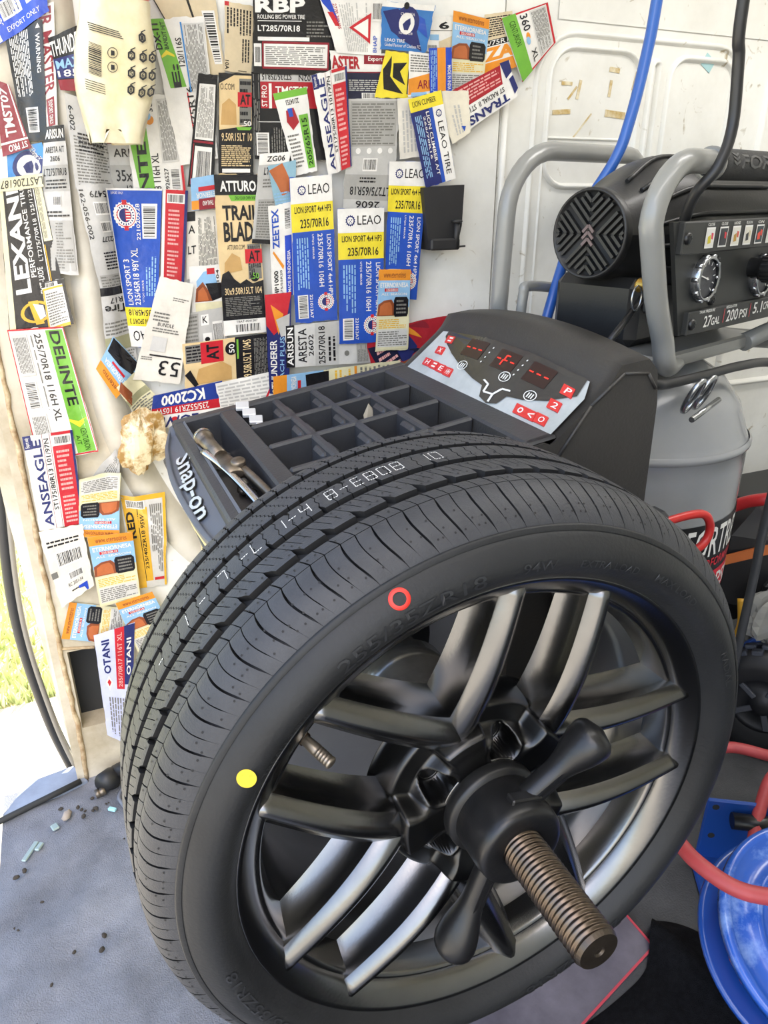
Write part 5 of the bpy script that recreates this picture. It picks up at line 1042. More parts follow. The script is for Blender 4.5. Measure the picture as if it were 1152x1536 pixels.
  [('P', [0, 0, 0.26, 0, 0.48, 0.46, 0.14, 0.46], 'gr'),('T', 0.02, 0.03, 0.14, 0.2, 'DX-11', 'k', 90, 0.03),('T', 0.18, 0.02, 0.26, 0.2, 'BANDIT H/T', 'k', 90, 0.01),('P', [0.09, 0.24, 0.2, 0.205, 0.34, 0.24, 0.34, 0.255, 0.2, 0.22, 0.09, 0.255], 'y'),('T', 0.22, 0.3, 0.38, 0.46, 'E:', 'k', 90, 0.03),('T', 0.4, 0.13, 0.52, 0.32, '120/116S', 'k', 90, 0.01),('T', 0.46, 0.46, 0.6, 0.98, 'LT245/75R16', 'k', 90, 0.01),('R', 0.46, 0.5, 0.49, 1, 'r'),('R', 0.56, 0.04, 0.98, 0.5, 'g2'),('L', 0.58, 0.05, 0.95, 0.48, 14, 'dg', 90),('R', 0.54, 0.03, 0.57, 0.5, 'lb2'),('L', 0.6, 0.55, 0.95, 0.98, 14, 'dg', 90)],
  'long white label with green head and big upward numerals LT245/75R16'),
 ('tyre_label', [248.1, 1264.6, 277.5, 1264.3, 256.3, 1102.9, 215.5, 1107.7], 'k',
  [('R', 0.1, 0.08, 0.9, 0.56, 'w'),('L', 0.14, 0.1, 0.86, 0.54, 14, 'dg', 90),('R', 0.06, 0.57, 0.9, 0.59, 'dr'),('R', 0.06, 0.6, 0.1, 0.97, 'dr'),('R', 0.14, 0.62, 0.86, 0.95, 'w'),('B', 0.24, 0.63, 0.84, 0.94, 0)],
  'narrow black edged label with white text field and barcode at its foot'),
 ('tyre_label', [278.8, 1268.0, 332.0, 1268.9, 322.6, 1126.9, 266.0, 1126.4], 'k',
  [('P', [0.02, 0.1, 0.45, 0.02, 0.96, 0.02, 0.96, 0.5, 0.02, 0.55], 't'),('T', 0.05, 0.1, 0.45, 0.16, 'O.COM', 'k', 0, 0),('P', [0.06, 0.5, 0.1, 0.3, 0.3, 0.24, 0.5, 0.3, 0.52, 0.5], 't2'),('R', 0.6, 0.05, 0.95, 0.5, 'dg'),('L', 0.62, 0.06, 0.94, 0.5, 6, 'k', 0),('R', 0.55, 0.18, 0.96, 0.32, 'r'),('T', 0.62, 0.2, 0.92, 0.3, 'AT', 'k', 0, 0.03),('T', 0.66, 0.46, 0.94, 0.51, '.50', 'w', 0, 0.01),('P', [0.5, 0.52, 0.96, 0.52, 0.9, 0.55, 0.55, 0.55], 'gr'),('T', 0.08, 0.58, 0.96, 0.66, '9.50R15LT 10', 't', 0, 0.01),('L', 0.08, 0.7, 0.92, 0.92, 11, 't', 0),('R', 0.1, 0.94, 0.9, 0.98, 'w')],
  'tan and black off-road label with small red square, above the larger one of its kind'),
 ('tyre_label', [221.0, 1120.3, 259.6, 1126.4, 257.2, 1077.0, 218.2, 1073.3], 'lb',
  [('R', 0.3, 0.3, 1, 0.44, 'r'),('T', 0.2, 0.48, 0.98, 0.64, 'ETERNOR', 'w', 180, 0.01),('R', 0.0, 0.7, 0.3, 0.98, 'o'),('R', 0.3, 0.66, 1, 1, 'dr'),('T', 0.45, 0.74, 0.9, 0.88, 'THAILAND', 'w', 180, 0.01)],
  'small light blue and red label scrap left of the tan trail label'),
 ('tyre_label', [211.7, 1071.4, 259.2, 1075.0, 259.0, 975.2, 200.6, 966.9], 'w2',
  [('R', 0, 0, 0.28, 0.14, 'k'),('T', 0.05, 0.2, 0.26, 0.32, 'A', 'k', 0, 0.01),('T', 0.04, 0.5, 0.28, 0.62, 'LT', 'k', 0, 0.01),('L', 0.36, 0.1, 0.92, 0.9, 14, 'dg', 90)],
  'white label of fine upward print between the red strip and tan trail label'),
 ('tyre_label', [206.1, 987.8, 258.1, 990.2, 255.5, 909.7, 203.3, 908.3], 'w',
  [('P', [0.2, 0.3, 0.45, 0.12, 0.8, 0.1, 0.86, 0.36, 0.2, 0.42], 'lb'),('R', 0.55, 0.06, 0.8, 0.18, 'r'),('P', [0.12, 0.72, 0.18, 0.45, 0.4, 0.32, 0.58, 0.52, 0.68, 0.72], 'br'),('P', [0.2, 0.7, 0.24, 0.5, 0.4, 0.42, 0.5, 0.55, 0.56, 0.7], 'br2'),('P', [0.48, 0.36, 1, 0.36, 1, 0.66, 0.68, 0.72], 'k'),('T', 0.84, 0.1, 0.93, 0.34, '104', 'k', 90, 0.01),('R', 0.12, 0.74, 1, 1, 'cr')],
  'small picture label of a brown round ruin on blue above a silver barcode label'),
 ('tyre_label', [190.6, 913.4, 254.2, 920.9, 259.6, 850.1, 181.1, 845.9], 'g',
  [('R', 0.02, 0.05, 0.36, 0.95, 'dg2'),('L', 0.04, 0.08, 0.34, 0.92, 9, 'dg', 0),('R', 0.42, 0.1, 0.62, 0.36, 'w'),('T', 0.46, 0.14, 0.58, 0.3, 'K', 'k', 0, 0.01),('R', 0.45, 0.55, 0.66, 0.85, 'w'),('C', 0.55, 0.7, 0.06, 'k'),('B', 0.7, 0.3, 0.95, 0.88, 0)],
  'silver label with two pictograms and small barcode left of the trail label foot'),
 ('tyre_label', [91.8, 1106.5, 176.1, 1105.7, 136.4, 861.7, 98.3, 866.8], 'b',
  [('R', 0, 0, 1, 0.012, 'w'),('R', 0.0, 0, 0.02, 1, 'w'),('T', 0.08, 0.02, 0.3, 0.035, 'EXPORT ONLY', 'w', 0, 0),('S', 0.3, 0.16, 0.24),('B', 0.62, 0.09, 0.92, 0.3, 90),('T', 0.5, 0.09, 0.58, 0.31, '221020328', 'w', 90, 0.01),('T', 0.14, 0.43, 0.28, 0.72, 'LION SPORT 3', 'w', 90, 0.01),('T', 0.34, 0.36, 0.5, 0.72, '235/45R18 98Y XL', 'w', 90, 0.01),('T', 0.56, 0.56, 0.62, 0.7, 'UTQG 520/A/B', 'w', 90, 0),('L', 0.66, 0.4, 0.95, 0.66, 4, 'lb', 90),('R', 0, 0.735, 1, 0.86, 'y'),('T', 0.1, 0.75, 0.9, 0.79, '235/45R18', 'k', 180, 0.01),('T', 0.1, 0.81, 0.9, 0.845, 'LION SPORT 3', 'k', 180, 0.01),('R', 0, 0.86, 1, 1, 'w'),('T', 0.15, 0.89, 0.95, 0.96, 'LEAO', 'k', 180, 0)],
  'big blue label with round red white seal and yellow band near its foot'),
 ('tyre_label', [177.0, 1104.7, 216.1, 1102.8, 194.7, 961.8, 157.8, 968.7], 'r',
  [('R', 0, 0, 0.12, 1, 'w'),('R', 0.12, 0, 1, 0.03, 'r'),('B', 0.18, 0.04, 0.88, 0.14, 0),('R', 0.88, 0, 1, 1, 'nb'),('L', 0.25, 0.2, 0.7, 0.6, 9, 'pk', 0),('L', 0.25, 0.64, 0.7, 0.95, 7, 'pk', 0)],
  'red strip label with navy right edge and fine pink print above the handwritten tag'),
 ('tyre_label', [37.6, 838.6, 71.8, 888.3, 108.9, 832.5, 61.8, 786.8], 'lb',
  [('R', 0, 0, 0.28, 1, 'o'),('T', 0.1, 0.2, 0.2, 0.8, 'eterno', 'br', 90, 0),('T', 0.34, 0.1, 0.46, 0.9, 'ETERNORNESA', 'w', 90, 0.02),('R', 0.48, 0.3, 0.54, 0.8, 'r'),('P', [0.6, 0.05, 0.98, 0.02, 1, 0.9, 0.7, 0.98, 0.6, 0.5], 'k')],
  'orange ended corner of a blue label tilted against the arch beam'),
 ('tyre_label', [64.5, 805.9, 97.0, 824.5, 142.1, 759.6, 98.4, 733.4], 'cr',
  [('P', [0, 0.1, 0.3, -0.05, 0.4, 0.3, 0.1, 0.5], 'br'),('R', 0.0, 0.35, 1, 0.5, 'ol'),('L', 0.05, 0.52, 0.95, 0.92, 7, 'dg', 0),('R', 0, 0.95, 1, 1, 'o')],
  'cream text foot of the tilted label by the arch beam'),
 ('price_tag', [156.6, 976.0, 208.8, 961.2, 169.0, 797.1, 93.4, 813.5], 'w2',
  [('L', 0.5, 0.16, 0.95, 0.2, 2, 'dg', 0),('L', 0.1, 0.32, 0.5, 0.42, 3, 'dg', 0),('T', 0.25, 0.42, 0.65, 0.455, 'BUNDLE', 'k', 0, 0),('L', 0.15, 0.47, 0.8, 0.52, 2, 'dg', 0),('R', 0.2, 0.56, 0.55, 0.7, 'g2'),('P', [0.22, 0.735, 0.95, 0.735, 0.95, 0.75, 0.22, 0.75], 'k'),('T', 0.48, 0.78, 0.94, 0.93, '53', 'k', 180, 0.0),('L', 0.05, 0.76, 0.3, 0.8, 2, 'dg', 0)],
  'long wrinkled white paper tag with a handwritten number 53'),
 ('tyre_label', [180.9, 865.2, 342.8, 874.5, 340.7, 800.5, 177.3, 789.3], 't',
  [('R', 0.02, 0.05, 0.35, 0.45, 'dg'),('L', 0.03, 0.07, 0.34, 0.43, 5, 'k', 0),('R', 0.18, 0.02, 0.42, 0.5, 'r'),('T', 0.24, 0.08, 0.37, 0.44, 'AT', 'k', 90, 0.03),('P', [0.1, 0.95, 0.15, 0.6, 0.4, 0.5, 0.5, 0.65, 0.5, 0.95], 't2'),('R', 0.55, 0, 1, 1, 'k'),('C', 0.51, 0.24, 0.07, 'k'),('T', 0.48, 0.14, 0.54, 0.34, '50', 'w', 90, 0.01),('R', 0.565, 0.05, 0.585, 0.5, 'gr'),('T', 0.63, 0.08, 0.72, 0.95, '9.50R15LT 104S', 't', 90, 0.01),('L', 0.75, 0.08, 0.9, 0.95, 9, 'dg', 90),('R', 0.93, 0.02, 1, 1, 'w'),('P', [0, 0.7, 0.06, 0.6, 0.14, 0.95, 0.1, 1], 'k')],
  'sideways tan and black off-road label with a red square above the tray'),
 ('tyre_label', [122.4, 782.9, 240.9, 797.5, 252.4, 722.8, 108.6, 725.0], 'w',
  [('R', 0, 0, 1, 0.4, 'nb2'),('T', 0.12, 0.06, 0.72, 0.36, 'KC2000', 'w', 180, 0.03),('R', 0, 0.4, 1, 0.62, 'r'),('T', 0.05, 0.43, 0.75, 0.59, '235/55ZR19 105W', 'w', 180, 0.01),('T', 0.15, 0.68, 0.6, 0.98, 'LO/VI', 'nb', 180, 0.02),('C', 0.3, 0.8, 0.05, 'r')],
  'upside down white label with navy and red bands just above the tray'),
 ('tyre_label', [228.8, 793.8, 341.2, 807.8, 347.7, 747.6, 233.8, 744.8], 'w',
  [('L', 0.02, 0.08, 0.98, 0.9, 7, 'g', 0),('P', [0.72, 0.8, 0.88, 0.32, 0.99, 0.86], 'r'),('P', [0.78, 0.74, 0.87, 0.46, 0.93, 0.76], 'w')],
  'white label of faint grey print with red warning triangle at the tray edge'),
 ('tyre_label', [257.5, 1126.3, 328.2, 1126.9, 325.9, 875.6, 252.3, 873.7], 't',
  [('R', 0, 0, 1, 0.12, 'k'),('T', 0.12, 0.035, 0.95, 0.1, 'ATTURO', 'w', 0, 0.03),('P', [0.3, 0.12, 1, 0.12, 1, 0.155, 0.36, 0.155], 'gr'),('T', 0.45, 0.127, 0.95, 0.148, 'DIG YOUR OWN WAY', 'gk', 0, 0.01),('T', 0.14, 0.18, 0.97, 0.27, 'TRAIL', 'k', 0, 0.03),('T', 0.14, 0.28, 0.97, 0.4, 'BLADE', 'k', 0, 0.03),('T', 0.2, 0.42, 0.6, 0.45, 'ATTURO.COM', 'k', 0, 0),('P', [0.1, 0.6, 0.12, 0.53, 0.3, 0.47, 0.48, 0.5, 0.52, 0.58], 't2'),('R', 0.66, 0.42, 0.97, 0.64, 'dg'),('L', 0.67, 0.43, 0.96, 0.63, 6, 'k', -90),('R', 0.6, 0.45, 1, 0.54, 'r'),('T', 0.68, 0.46, 0.95, 0.53, 'AT', 'k', 0, 0.02),('P', [0.0, 0.66, 0.05, 0.6, 0.2, 0.58, 0.3, 0.63, 0.45, 0.665, 0.6, 0.64, 0.8, 0.68, 1, 0.65, 1, 0.9, 0, 0.9], 'k'),('C', 0.8, 0.63, 0.1, 'k'),('T', 0.72, 0.6, 0.9, 0.64, '.50', 'gr', 0, 0.01),('T', 0.08, 0.69, 0.95, 0.735, '30x9.50R15LT 104', 't', 0, 0.01),('L', 0.08, 0.75, 0.92, 0.875, 11, 'dg', 0),('R', 0, 0.9, 1, 1, 'w'),('T', 0.3, 0.905, 0.8, 0.92, 'TBAT-0041287', 'k', 0, 0),('B', 0.25, 0.925, 0.9, 0.99, 0)],
  'tall tan and black off-road label with white barcode foot and chunky black lettering'),
 ('tyre_label', [331.0, 1270.6, 479.4, 1276.3, 478.6, 1150.8, 326.4, 1148.6], 'k',
  [('R', 0.08, 0, 0.9, 0.1, 'g'),('T', 0.1, 0.01, 0.42, 0.08, 'ST235/75R15', 'k', 180, 0.01),('T', 0.5, 0.02, 0.8, 0.09, '107/102N', 'k', 180, 0.01),('R', 0.08, 0.1, 0.7, 0.4, 'r2'),('R', 0.17, 0.12, 0.2, 0.4, 'w'),('T', 0.09, 0.14, 0.15, 0.38, 'ST PRO', 'w', 90, 0.01),('T', 0.24, 0.15, 0.6, 0.26, 'TMST07', 'w', 0, 0.01),('L', 0.0, 0.02, 0.07, 0.95, 4, 'dg', 90),('R', 0.05, 0.55, 0.3, 0.56, 'g'),('B', 0.02, 0.68, 0.16, 0.95, 90),('L', 0.18, 0.62, 0.34, 0.95, 6, 'dg', 90),('R', 0.42, 0.5, 0.6, 1, 'w'),('R', 0.46, 0.6, 0.56, 1, 'dr')],
  'black label with red head and white sideways lettering under the big black label'),
 ('tyre_label', [338.2, 1368.6, 470.9, 1379.2, 463.1, 1271.7, 333.0, 1268.9], 'k',
  [('P', [0.02, 0.03, 0.74, 0.03, 0.74, 0.16, 0.02, 0.16], 'k'),('T', 0.02, 0.02, 0.62, 0.2, 'RBP', 'w', 0, 0.04),('T', 0.05, 0.225, 0.62, 0.28, 'ROLLING BIG POWER TIRE', 'w', 0, 0.01),('R', 0.05, 0.3, 0.58, 0.31, 'w'),('T', 0.05, 0.36, 0.56, 0.44, 'LT285/70R18', 'w', 0, 0.02),('R', 0.05, 0.51, 0.68, 0.56, 'w'),('R', 0.1, 0.57, 0.93, 0.93, 'dr'),('R', 0.12, 0.6, 0.91, 0.9, 'w'),('L', 0.14, 0.63, 0.88, 0.88, 10, 'dg', 0),('R', 0.0, 0.6, 0.09, 0.9, 'w'),('B', 0.01, 0.62, 0.08, 0.88, 0),('L', 0.64, 0.3, 0.95, 0.52, 5, 'dg', 0)],
  'large black label with huge white capitals and white text box at the top'),
 ('tyre_label', [457.4, 1306.6, 579.2, 1308.2, 574.5, 1281.1, 461.0, 1275.4], 'w',
  [('T', 0.0, 0.2, 0.42, 0.8, 'ASTER', 'r2', 0, 0.04),('R', 0.48, 0.1, 0.95, 0.55, 'dr'),('T', 0.54, 0.18, 0.9, 0.45, 'Export only', 'w', 0, 0.01),('R', 0, 0.92, 1, 1, 'dr')],
  'white strip with bold dark red capitals and a red tab'),
 ('tyre_label', [479.4, 1277.2, 581.8, 1281.5, 579.6, 1242.1, 480.8, 1240.1], 'nk',
  [('L', 0.08, 0.25, 0.7, 0.7, 6, 'g', 0),('B', 0.3, 0.75, 0.65, 0.98, 0)],
  'navy black strip of tiny white print below the red lettered strip'),
 ('tyre_label', [442.1, 1375.1, 555.1, 1382.3, 545.5, 1304.3, 468.7, 1303.6], 'w',
  [('P', [0, 0, 0.14, 0, 0.2, 0.45, 0.02, 0.1], 'b2'),('P', [0.05, 0.25, 0.14, 0.25, 0.2, 0.5, 0.12, 0.5], 'r'),('T', 0.16, 0.1, 0.22, 0.55, '2770 30N05', 'r2', -90, 0.01),('L', 0.25, 0.08, 0.7, 0.95, 12, 'g', 90),('P', [0.36, 0.52, 0.76, 0.25, 0.74, 0.8], 'r'),('P', [0.44, 0.52, 0.71, 0.35, 0.7, 0.7], 'w'),('B', 0.78, 0.05, 0.95, 0.4, 0),('T', 0.8, 0.65, 0.88, 0.95, 'BHAIP', 'b', 90, 0.01)],
  'white plastic label with red warning triangle beside the blue crest card'),
 ('tyre_label', [532.0, 1244.2, 552.7, 1312.3, 601.2, 1309.5, 597.1, 1244.8], 'y',
  [('P', [0.1, 0.78, 0.18, 0.2, 0.6, 0.05, 0.9, 0.25, 0.7, 0.3, 0.35, 0.3], 'k'),('P', [0.3, 0.82, 0.45, 0.4, 0.75, 0.35, 0.8, 0.82, 0.6, 0.6], 'k'),('R', 0.1, 0.88, 0.9, 0.92, 'k')],
  'yellow hazard label with bold black symbol'),
 ('tyre_label', [593.7, 1312.8, 645.9, 1311.1, 650.2, 1252.0, 592.0, 1246.6], 'w',
  [('L', 0.05, 0.05, 0.9, 0.45, 7, 'dg', 0),('P', [0, 0.6, 1, 0.4, 1, 0.85, 0, 0.95], 'o'),('T', 0.3, 0.62, 0.9, 0.82, 'ARIX', 'dr', 0, 0.01),('R', 0.1, 0.9, 0.6, 0.99, 'lb')],
  'creased clear white label with orange slash beside the hazard label'),
 ('tyre_label', [634.4, 1367.3, 684.2, 1371.9, 683.9, 1318.2, 635.7, 1317.2], 'w',
  [('T', 0.45, 0.15, 0.85, 0.35, '6', 'k', 0, 0.03),('R', 0, 0.38, 1, 0.4, 'dg'),('R', 0.1, 0.5, 0.45, 0.66, 'lb'),('P', [0.45, 0.7, 1, 0.52, 1, 0.9, 0.5, 0.98], 't3'),('B', 0.02, 0.78, 0.4, 0.98, 0)],
  'white card with numeral 6 and blue square left of the orange topped label'),
 ('tyre_label', [628.2, 1318.7, 670.9, 1323.2, 673.4, 1258.0, 632.3, 1254.2], 'b2',
  [('R', 0.35, 0, 0.72, 1, 'o'),('L', 0.04, 0.05, 0.32, 0.95, 4, 'lb', -90),('T', 0.8, 0.4, 0.95, 0.95, 'MADE IN INDIA', 'w', -90, 0.01)],
  'small blue label with a broad orange centre stripe'),
 ('tyre_label', [545.8, 1378.0, 640.2, 1379.8, 624.6, 1312.7, 543.2, 1313.6], 'lb3',
  [('P', [0, 0, 1, 0, 1, 0.12, 0, 0.1], 'w'),('P', [0.02, 0.2, 0.3, 0.12, 0.7, 0.5, 0.9, 0.98, 0.5, 0.8, 0.2, 0.6], 'nb'),('P', [0.5, 0.12, 0.85, 0.3, 0.98, 0.7, 0.7, 0.5], 'b'),('C', 0.5, 0.42, 0.25, 'nb'),('C', 0.5, 0.42, 0.155, 'w'),('P', [0.46, 0.56, 0.42, 0.44, 0.48, 0.36, 0.56, 0.3, 0.58, 0.42, 0.54, 0.56], 'nb'),('T', 0.36, 0.195, 0.64, 0.255, 'CHELSEA', 'w', 0, 0.0),('T', 0.36, 0.6, 0.64, 0.65, 'FOOTBALL CLUB', 'w', 0, 0),('T', 0.08, 0.76, 0.5, 0.83, 'LEAO TIRE', 'w', 0, 0.01),('T', 0.08, 0.86, 0.85, 0.93, 'Global Partner of Chelsea FC', 'w', 0, 0),('C', 0.46, 0.05, 0.05, 'k')],
  'blue card with a round lion crest and white wording at the top of the wall'),
 ('tyre_label', [743.1, 1378.2, 798.1, 1388.0, 815.9, 1305.6, 743.6, 1283.5], 't3',
  [('L', 0.05, 0.05, 0.95, 0.38, 9, 'k', 0),('R', 0, 0.42, 1, 0.52, 'k'),('T', 0.05, 0.43, 0.95, 0.51, '6/75R15', 'w', 0, 0.01),('R', 0, 0.52, 1, 0.78, 'w'),('T', 0.05, 0.54, 0.95, 0.76, 'ZA', 'o', 0, 0.05),('R', 0, 0.78, 1, 1, 'o')],
  'tan and orange scrap with heavy black numerals between two labels at top right'),
 ('tyre_label', [682.6, 1379.3, 752.7, 1371.2, 745.0, 1261.1, 678.7, 1256.2], 'cr',
  [('R', 0, 0, 1, 0.13, 'o'),('T', 0.15, 0.03, 0.85, 0.1, 'www.eternotires', 'br', 0, 0),('R', 0, 0.13, 1, 0.46, 'lb'),('T', 0.06, 0.155, 0.94, 0.215, 'ETERNORNESA', 'w', 0, 0.02),('R', 0.2, 0.225, 0.62, 0.265, 'r'),('T', 0.24, 0.23, 0.6, 0.26, '225/50R18', 'w', 0, 0.01),('T', 0.1, 0.28, 0.9, 0.31, 'ALL SEASON', 'w', 0, 0.01),('P', [0.0, 0.56, 0.02, 0.42, 0.2, 0.37, 0.42, 0.36, 0.52, 0.42, 0.52, 0.56], 'br'),('P', [0.06, 0.55, 0.08, 0.44, 0.2, 0.4, 0.38, 0.39, 0.44, 0.44, 0.46, 0.55], 'br2'),('P', [0.5, 0.37, 0.54, 0.33, 0.9, 0.33, 0.96, 0.37, 0.96, 0.54, 0.92, 0.575, 0.55, 0.575, 0.5, 0.54], 'k'),('L', 0.58, 0.36, 0.9, 0.55, 4, 'dg', 0),('R', 0, 0.575, 1, 0.98, 'cr'),('L', 0.06, 0.6, 0.94, 0.72, 5, 'am', 0),('R', 0.04, 0.73, 0.96, 0.95, 'g2'),('L', 0.06, 0.75, 0.94, 0.94, 7, 'dg', 0)],
  'upright blue and cream label with orange top beside the white card numbered 6'),
 ('tyre_label', [867.7, 1405.1, 890.9, 1346.8, 826.4, 1281.3, 775.0, 1374.7], 'w',
  [('R', 0, 0, 1, 0.05, 'r'),('R', 0, 0.0, 0.03, 1, 'r'),('R', 0.97, 0, 1, 1, 'r'),('P', [0.05, 0.05, 0.95, 0.05, 0.95, 0.42, 0.05, 0.42], 'g2'),('L', 0.08, 0.08, 0.92, 0.4, 12, 'dg', 0),('C', 0.45, 0.58, 0.07, 'o'),('C', 0.52, 0.6, 0.07, 'lb'),('T', 0.06, 0.48, 0.35, 0.64, '360', 'k', 0, 0.01),('T', 0.7, 0.48, 0.92, 0.6, 'XL', 'k', 0, 0.01),('P', [0.0, 0.7, 1, 0.7, 1, 0.99, 0.0, 0.99], 'gr'),('T', 0.1, 0.76, 0.5, 0.88, 'CENTURION', 'gk', 0, 0)],
  'crinkled white and green label with red edge hanging off the door panel'),
 ('tyre_label', [673.3, 1260.0, 782.5, 1309.9, 805.9, 1257.4, 705.0, 1199.1], 'w',
  [('P', [0, 0.0, 0.84, 0.0, 0.8, 0.48, 0.06, 0.5], 'r2'),('L', 0.05, 0.05, 0.78, 0.42, 5, 'pk', 0),('P', [0.84, -0.05, 1, -0.02, 1, 0.3, 0.88, 0.4], 'nb'),('T', 0.1, 0.55, 0.8, 0.68, 'ST RADIAL II  ST17', 'k', 180, 0.01),('T', 0.08, 0.74, 0.85, 0.96, 'TRANS', 'nb', 180, 0.03),('P', [0.92, 0.45, 1.0, 0.4, 1.03, 0.8, 0.95, 0.9], 'nb')],
  'tilted red and white label with upside down lettering near the panel seam'),
 ('tyre_label', [637.3, 1256.5, 704.7, 1261.4, 710.5, 1197.1, 676.4, 1177.2], 'cr2',
  [('L', 0.3, 0.3, 0.7, 0.9, 3, 'g', 90),('P', [0.6, 0.75, 0.8, 0.8, 0.7, 0.9], 'b')],
  'blank backing paper flap behind the tilted red label'),
 ('tyre_label', [486.7, 1240.4, 577.2, 1244.0, 572.6, 1157.4, 483.5, 1154.9], 'g',
  [('R', 0.04, 0.04, 0.96, 0.82, 'dg2'),('L', 0.07, 0.07, 0.92, 0.8, 15, 'dg', 0),('C', 0.2, 0.9, 0.05, 'w'),('C', 0.42, 0.9, 0.05, 'w'),('C', 0.64, 0.9, 0.05, 'w'),('C', 0.86, 0.9, 0.05, 'w')],
  'silver label filled with grey fine print and four round symbols'),
 ('tyre_label', [478.7, 1156.9, 572.6, 1158.4, 560.0, 1068.3, 471.7, 1073.4], 'g',
  [('B', 0.34, 0.05, 0.62, 0.28, 0),('R', 0, 0.34, 1, 0.8, 'dg2'),('L', 0.3, 0.38, 0.75, 0.5, 2, 'k', 0),('T', 0.12, 0.56, 0.92, 0.72, 'LT275/65R18', 'k', 180, 0.01),('T', 0.25, 0.82, 0.75, 0.95, '2606', 'k', 180, 0.01)],
  'silver label with barcode and upside down LT275/65R18'),
 ('tyre_label', [572.2, 1243.8, 637.5, 1250.5, 647.7, 1161.8, 577.7, 1152.2], 'w2',
  [('L', 0.1, 0.2, 0.6, 0.9, 5, 'g', 90)],
  'plain crumpled white backing sheet left of the lion climber label'),
 ('tyre_label', [557.5, 1148.8, 632.2, 1149.8, 613.8, 915.9, 548.0, 928.8], 'b',
  [('R', 0, 0.0, 1, 0.17, 'w'),('G', 0.27, 0.085, 0.11, 'nb'),('T', 0.42, 0.05, 0.93, 0.115, 'LEAO', 'k', 0, 0.0),('R', 0.0, 0.17, 1, 0.36, 'y'),('T', 0.08, 0.19, 0.95, 0.235, 'LION SPORT 4x4 HP3', 'k', 0, 0.01),('T', 0.2, 0.275, 0.88, 0.335, '235/70R16', 'k', 0, 0.01),('R', 0.04, 0.36, 0.96, 0.985, 'b'),('T', 0.82, 0.39, 0.92, 0.82, 'LION SPORT 4x4 HP3', 'w', -90, 0.01),('T', 0.6, 0.38, 0.72, 0.75, '235/70R16 106H', 'w', -90, 0.01),('T', 0.46, 0.38, 0.51, 0.55, 'UTQG 480/A/B', 'w', -90, 0.01),('L', 0.08, 0.4, 0.38, 0.76, 5, 'lb', -90),('B', 0.08, 0.8, 0.32, 0.97, -90),('T', 0.36, 0.8, 0.43, 0.97, '221013A7', 'w', -90, 0.01),('S', 0.74, 0.86, 0.2)],
  'blue lion crest label left of the black wall pocket'),
 ('tyre_label', [588.3, 1242.5, 650.0, 1259.0, 683.9, 1123.2, 625.2, 1107.6], 'b',
  [('R', 0, 0, 1, 0.15, 'y'),('T', 0.1, 0.04, 0.8, 0.1, 'LION CLIMBER', 'k', 0, 0),('R', 0.0, 0.15, 0.55, 1, 'nb'),('L', 0.08, 0.2, 0.3, 0.9, 4, 'lb', -90),('T', 0.44, 0.18, 0.54, 0.9, 'LION CLIMBER A/T', 'w', -90, 0.01),('T', 0.34, 0.22, 0.4, 0.7, '265/70R16', 'w', -90, 0.01),('R', 0.66, 0.15, 1, 1, 'w'),('G', 0.82, 0.23, 0.1, 'nb'),('T', 0.74, 0.32, 0.9, 0.92, 'LEAO TIRE', 'k', -90, 0)],
  'curled blue and white label with yellow top hanging above the black pocket'),
 ('tyre_label', [422.3, 1269.7, 481.9, 1285.8, 488.0, 1140.6, 446.7, 1125.8], 'w',
  [('R', 0.0, 0.0, 0.16, 0.14, 'nb'),('T', 0.03, 0.02, 0.13, 0.12, 'Export only', 'w', 90, 0.01),('T', 0.15, 0.05, 0.34, 0.97, 'ANSEAGLE', 'nb', 90, 0.02),('R', 0.375, 0, 0.383, 1, 'dr'),('T', 0.4, 0.05, 0.5, 0.8, 'ST175/80R13 101/97N', 'k', 90, 0.01),('R', 0.525, 0, 0.533, 1, 'dr'),('R', 0.56, 0, 0.95, 0.03, 'r'),('B', 0.6, 0.04, 0.95, 0.13, 0),('R', 0.56, 0.14, 0.95, 1, 'r'),('L', 0.62, 0.18, 0.88, 0.62, 9, 'pk', 0),('L', 0.62, 0.66, 0.88, 0.97, 7, 'pk', 0),('R', 0.95, 0, 1, 1, 'nb')],
  'white and red label with navy upward lettering in the middle of the wall'),
 ('tyre_label', [361.3, 1242.8, 417.1, 1254.5, 430.4, 1133.9, 392.7, 1125.4], 'w',
  [('R', 0, 0, 1, 0.08, 'gr'),('T', 0.3, 0.1, 0.7, 0.16, '22104753', 'k', 180, 0.01),('P', [0.25, 0.22, 0.5, 0.2, 0.6, 0.38, 0.35, 0.46, 0.2, 0.35], 'r2'),('P', [0.3, 0.2, 0.45, 0.2, 0.45, 0.3, 0.32, 0.3], 'b'),('L', 0.1, 0.5, 0.5, 0.92, 9, 'dg', 0),('R', 0.62, 0.3, 0.92, 0.95, 'gr'),('T', 0.68, 0.34, 0.86, 0.92, '205/65R15', 'gk', 90, 0.02)],
  'white label with green strip and red blue badge left of the upward lettered one'),
 ('tyre_label', [333.6, 1156.5, 385.4, 1161.3, 354.2, 1019.5, 310.5, 1022.7], 'g',
  [('R', 0, 0, 1, 0.12, 'w'),('T', 0.25, 0.03, 0.85, 0.09, 'ZG06', 'k', 0, 0.02),('T', 0.2, 0.15, 0.85, 0.23, 'LT275/70', 'k', 0, 0.01),('L', 0.2, 0.27, 0.8, 0.38, 3, 'dg', 0),('R', 0.1, 0.5, 0.9, 0.95, 'dg2'),('L', 0.12, 0.52, 0.88, 0.94, 14, 'dg', 0),('R', 0, 0.95, 1, 1, 'k')],
  'crumpled clear and silver label headed ZG06'),
 ('tyre_label', [345.7, 1139.0, 393.9, 1149.5, 387.8, 1076.1, 355.1, 1072.2], 'sk',
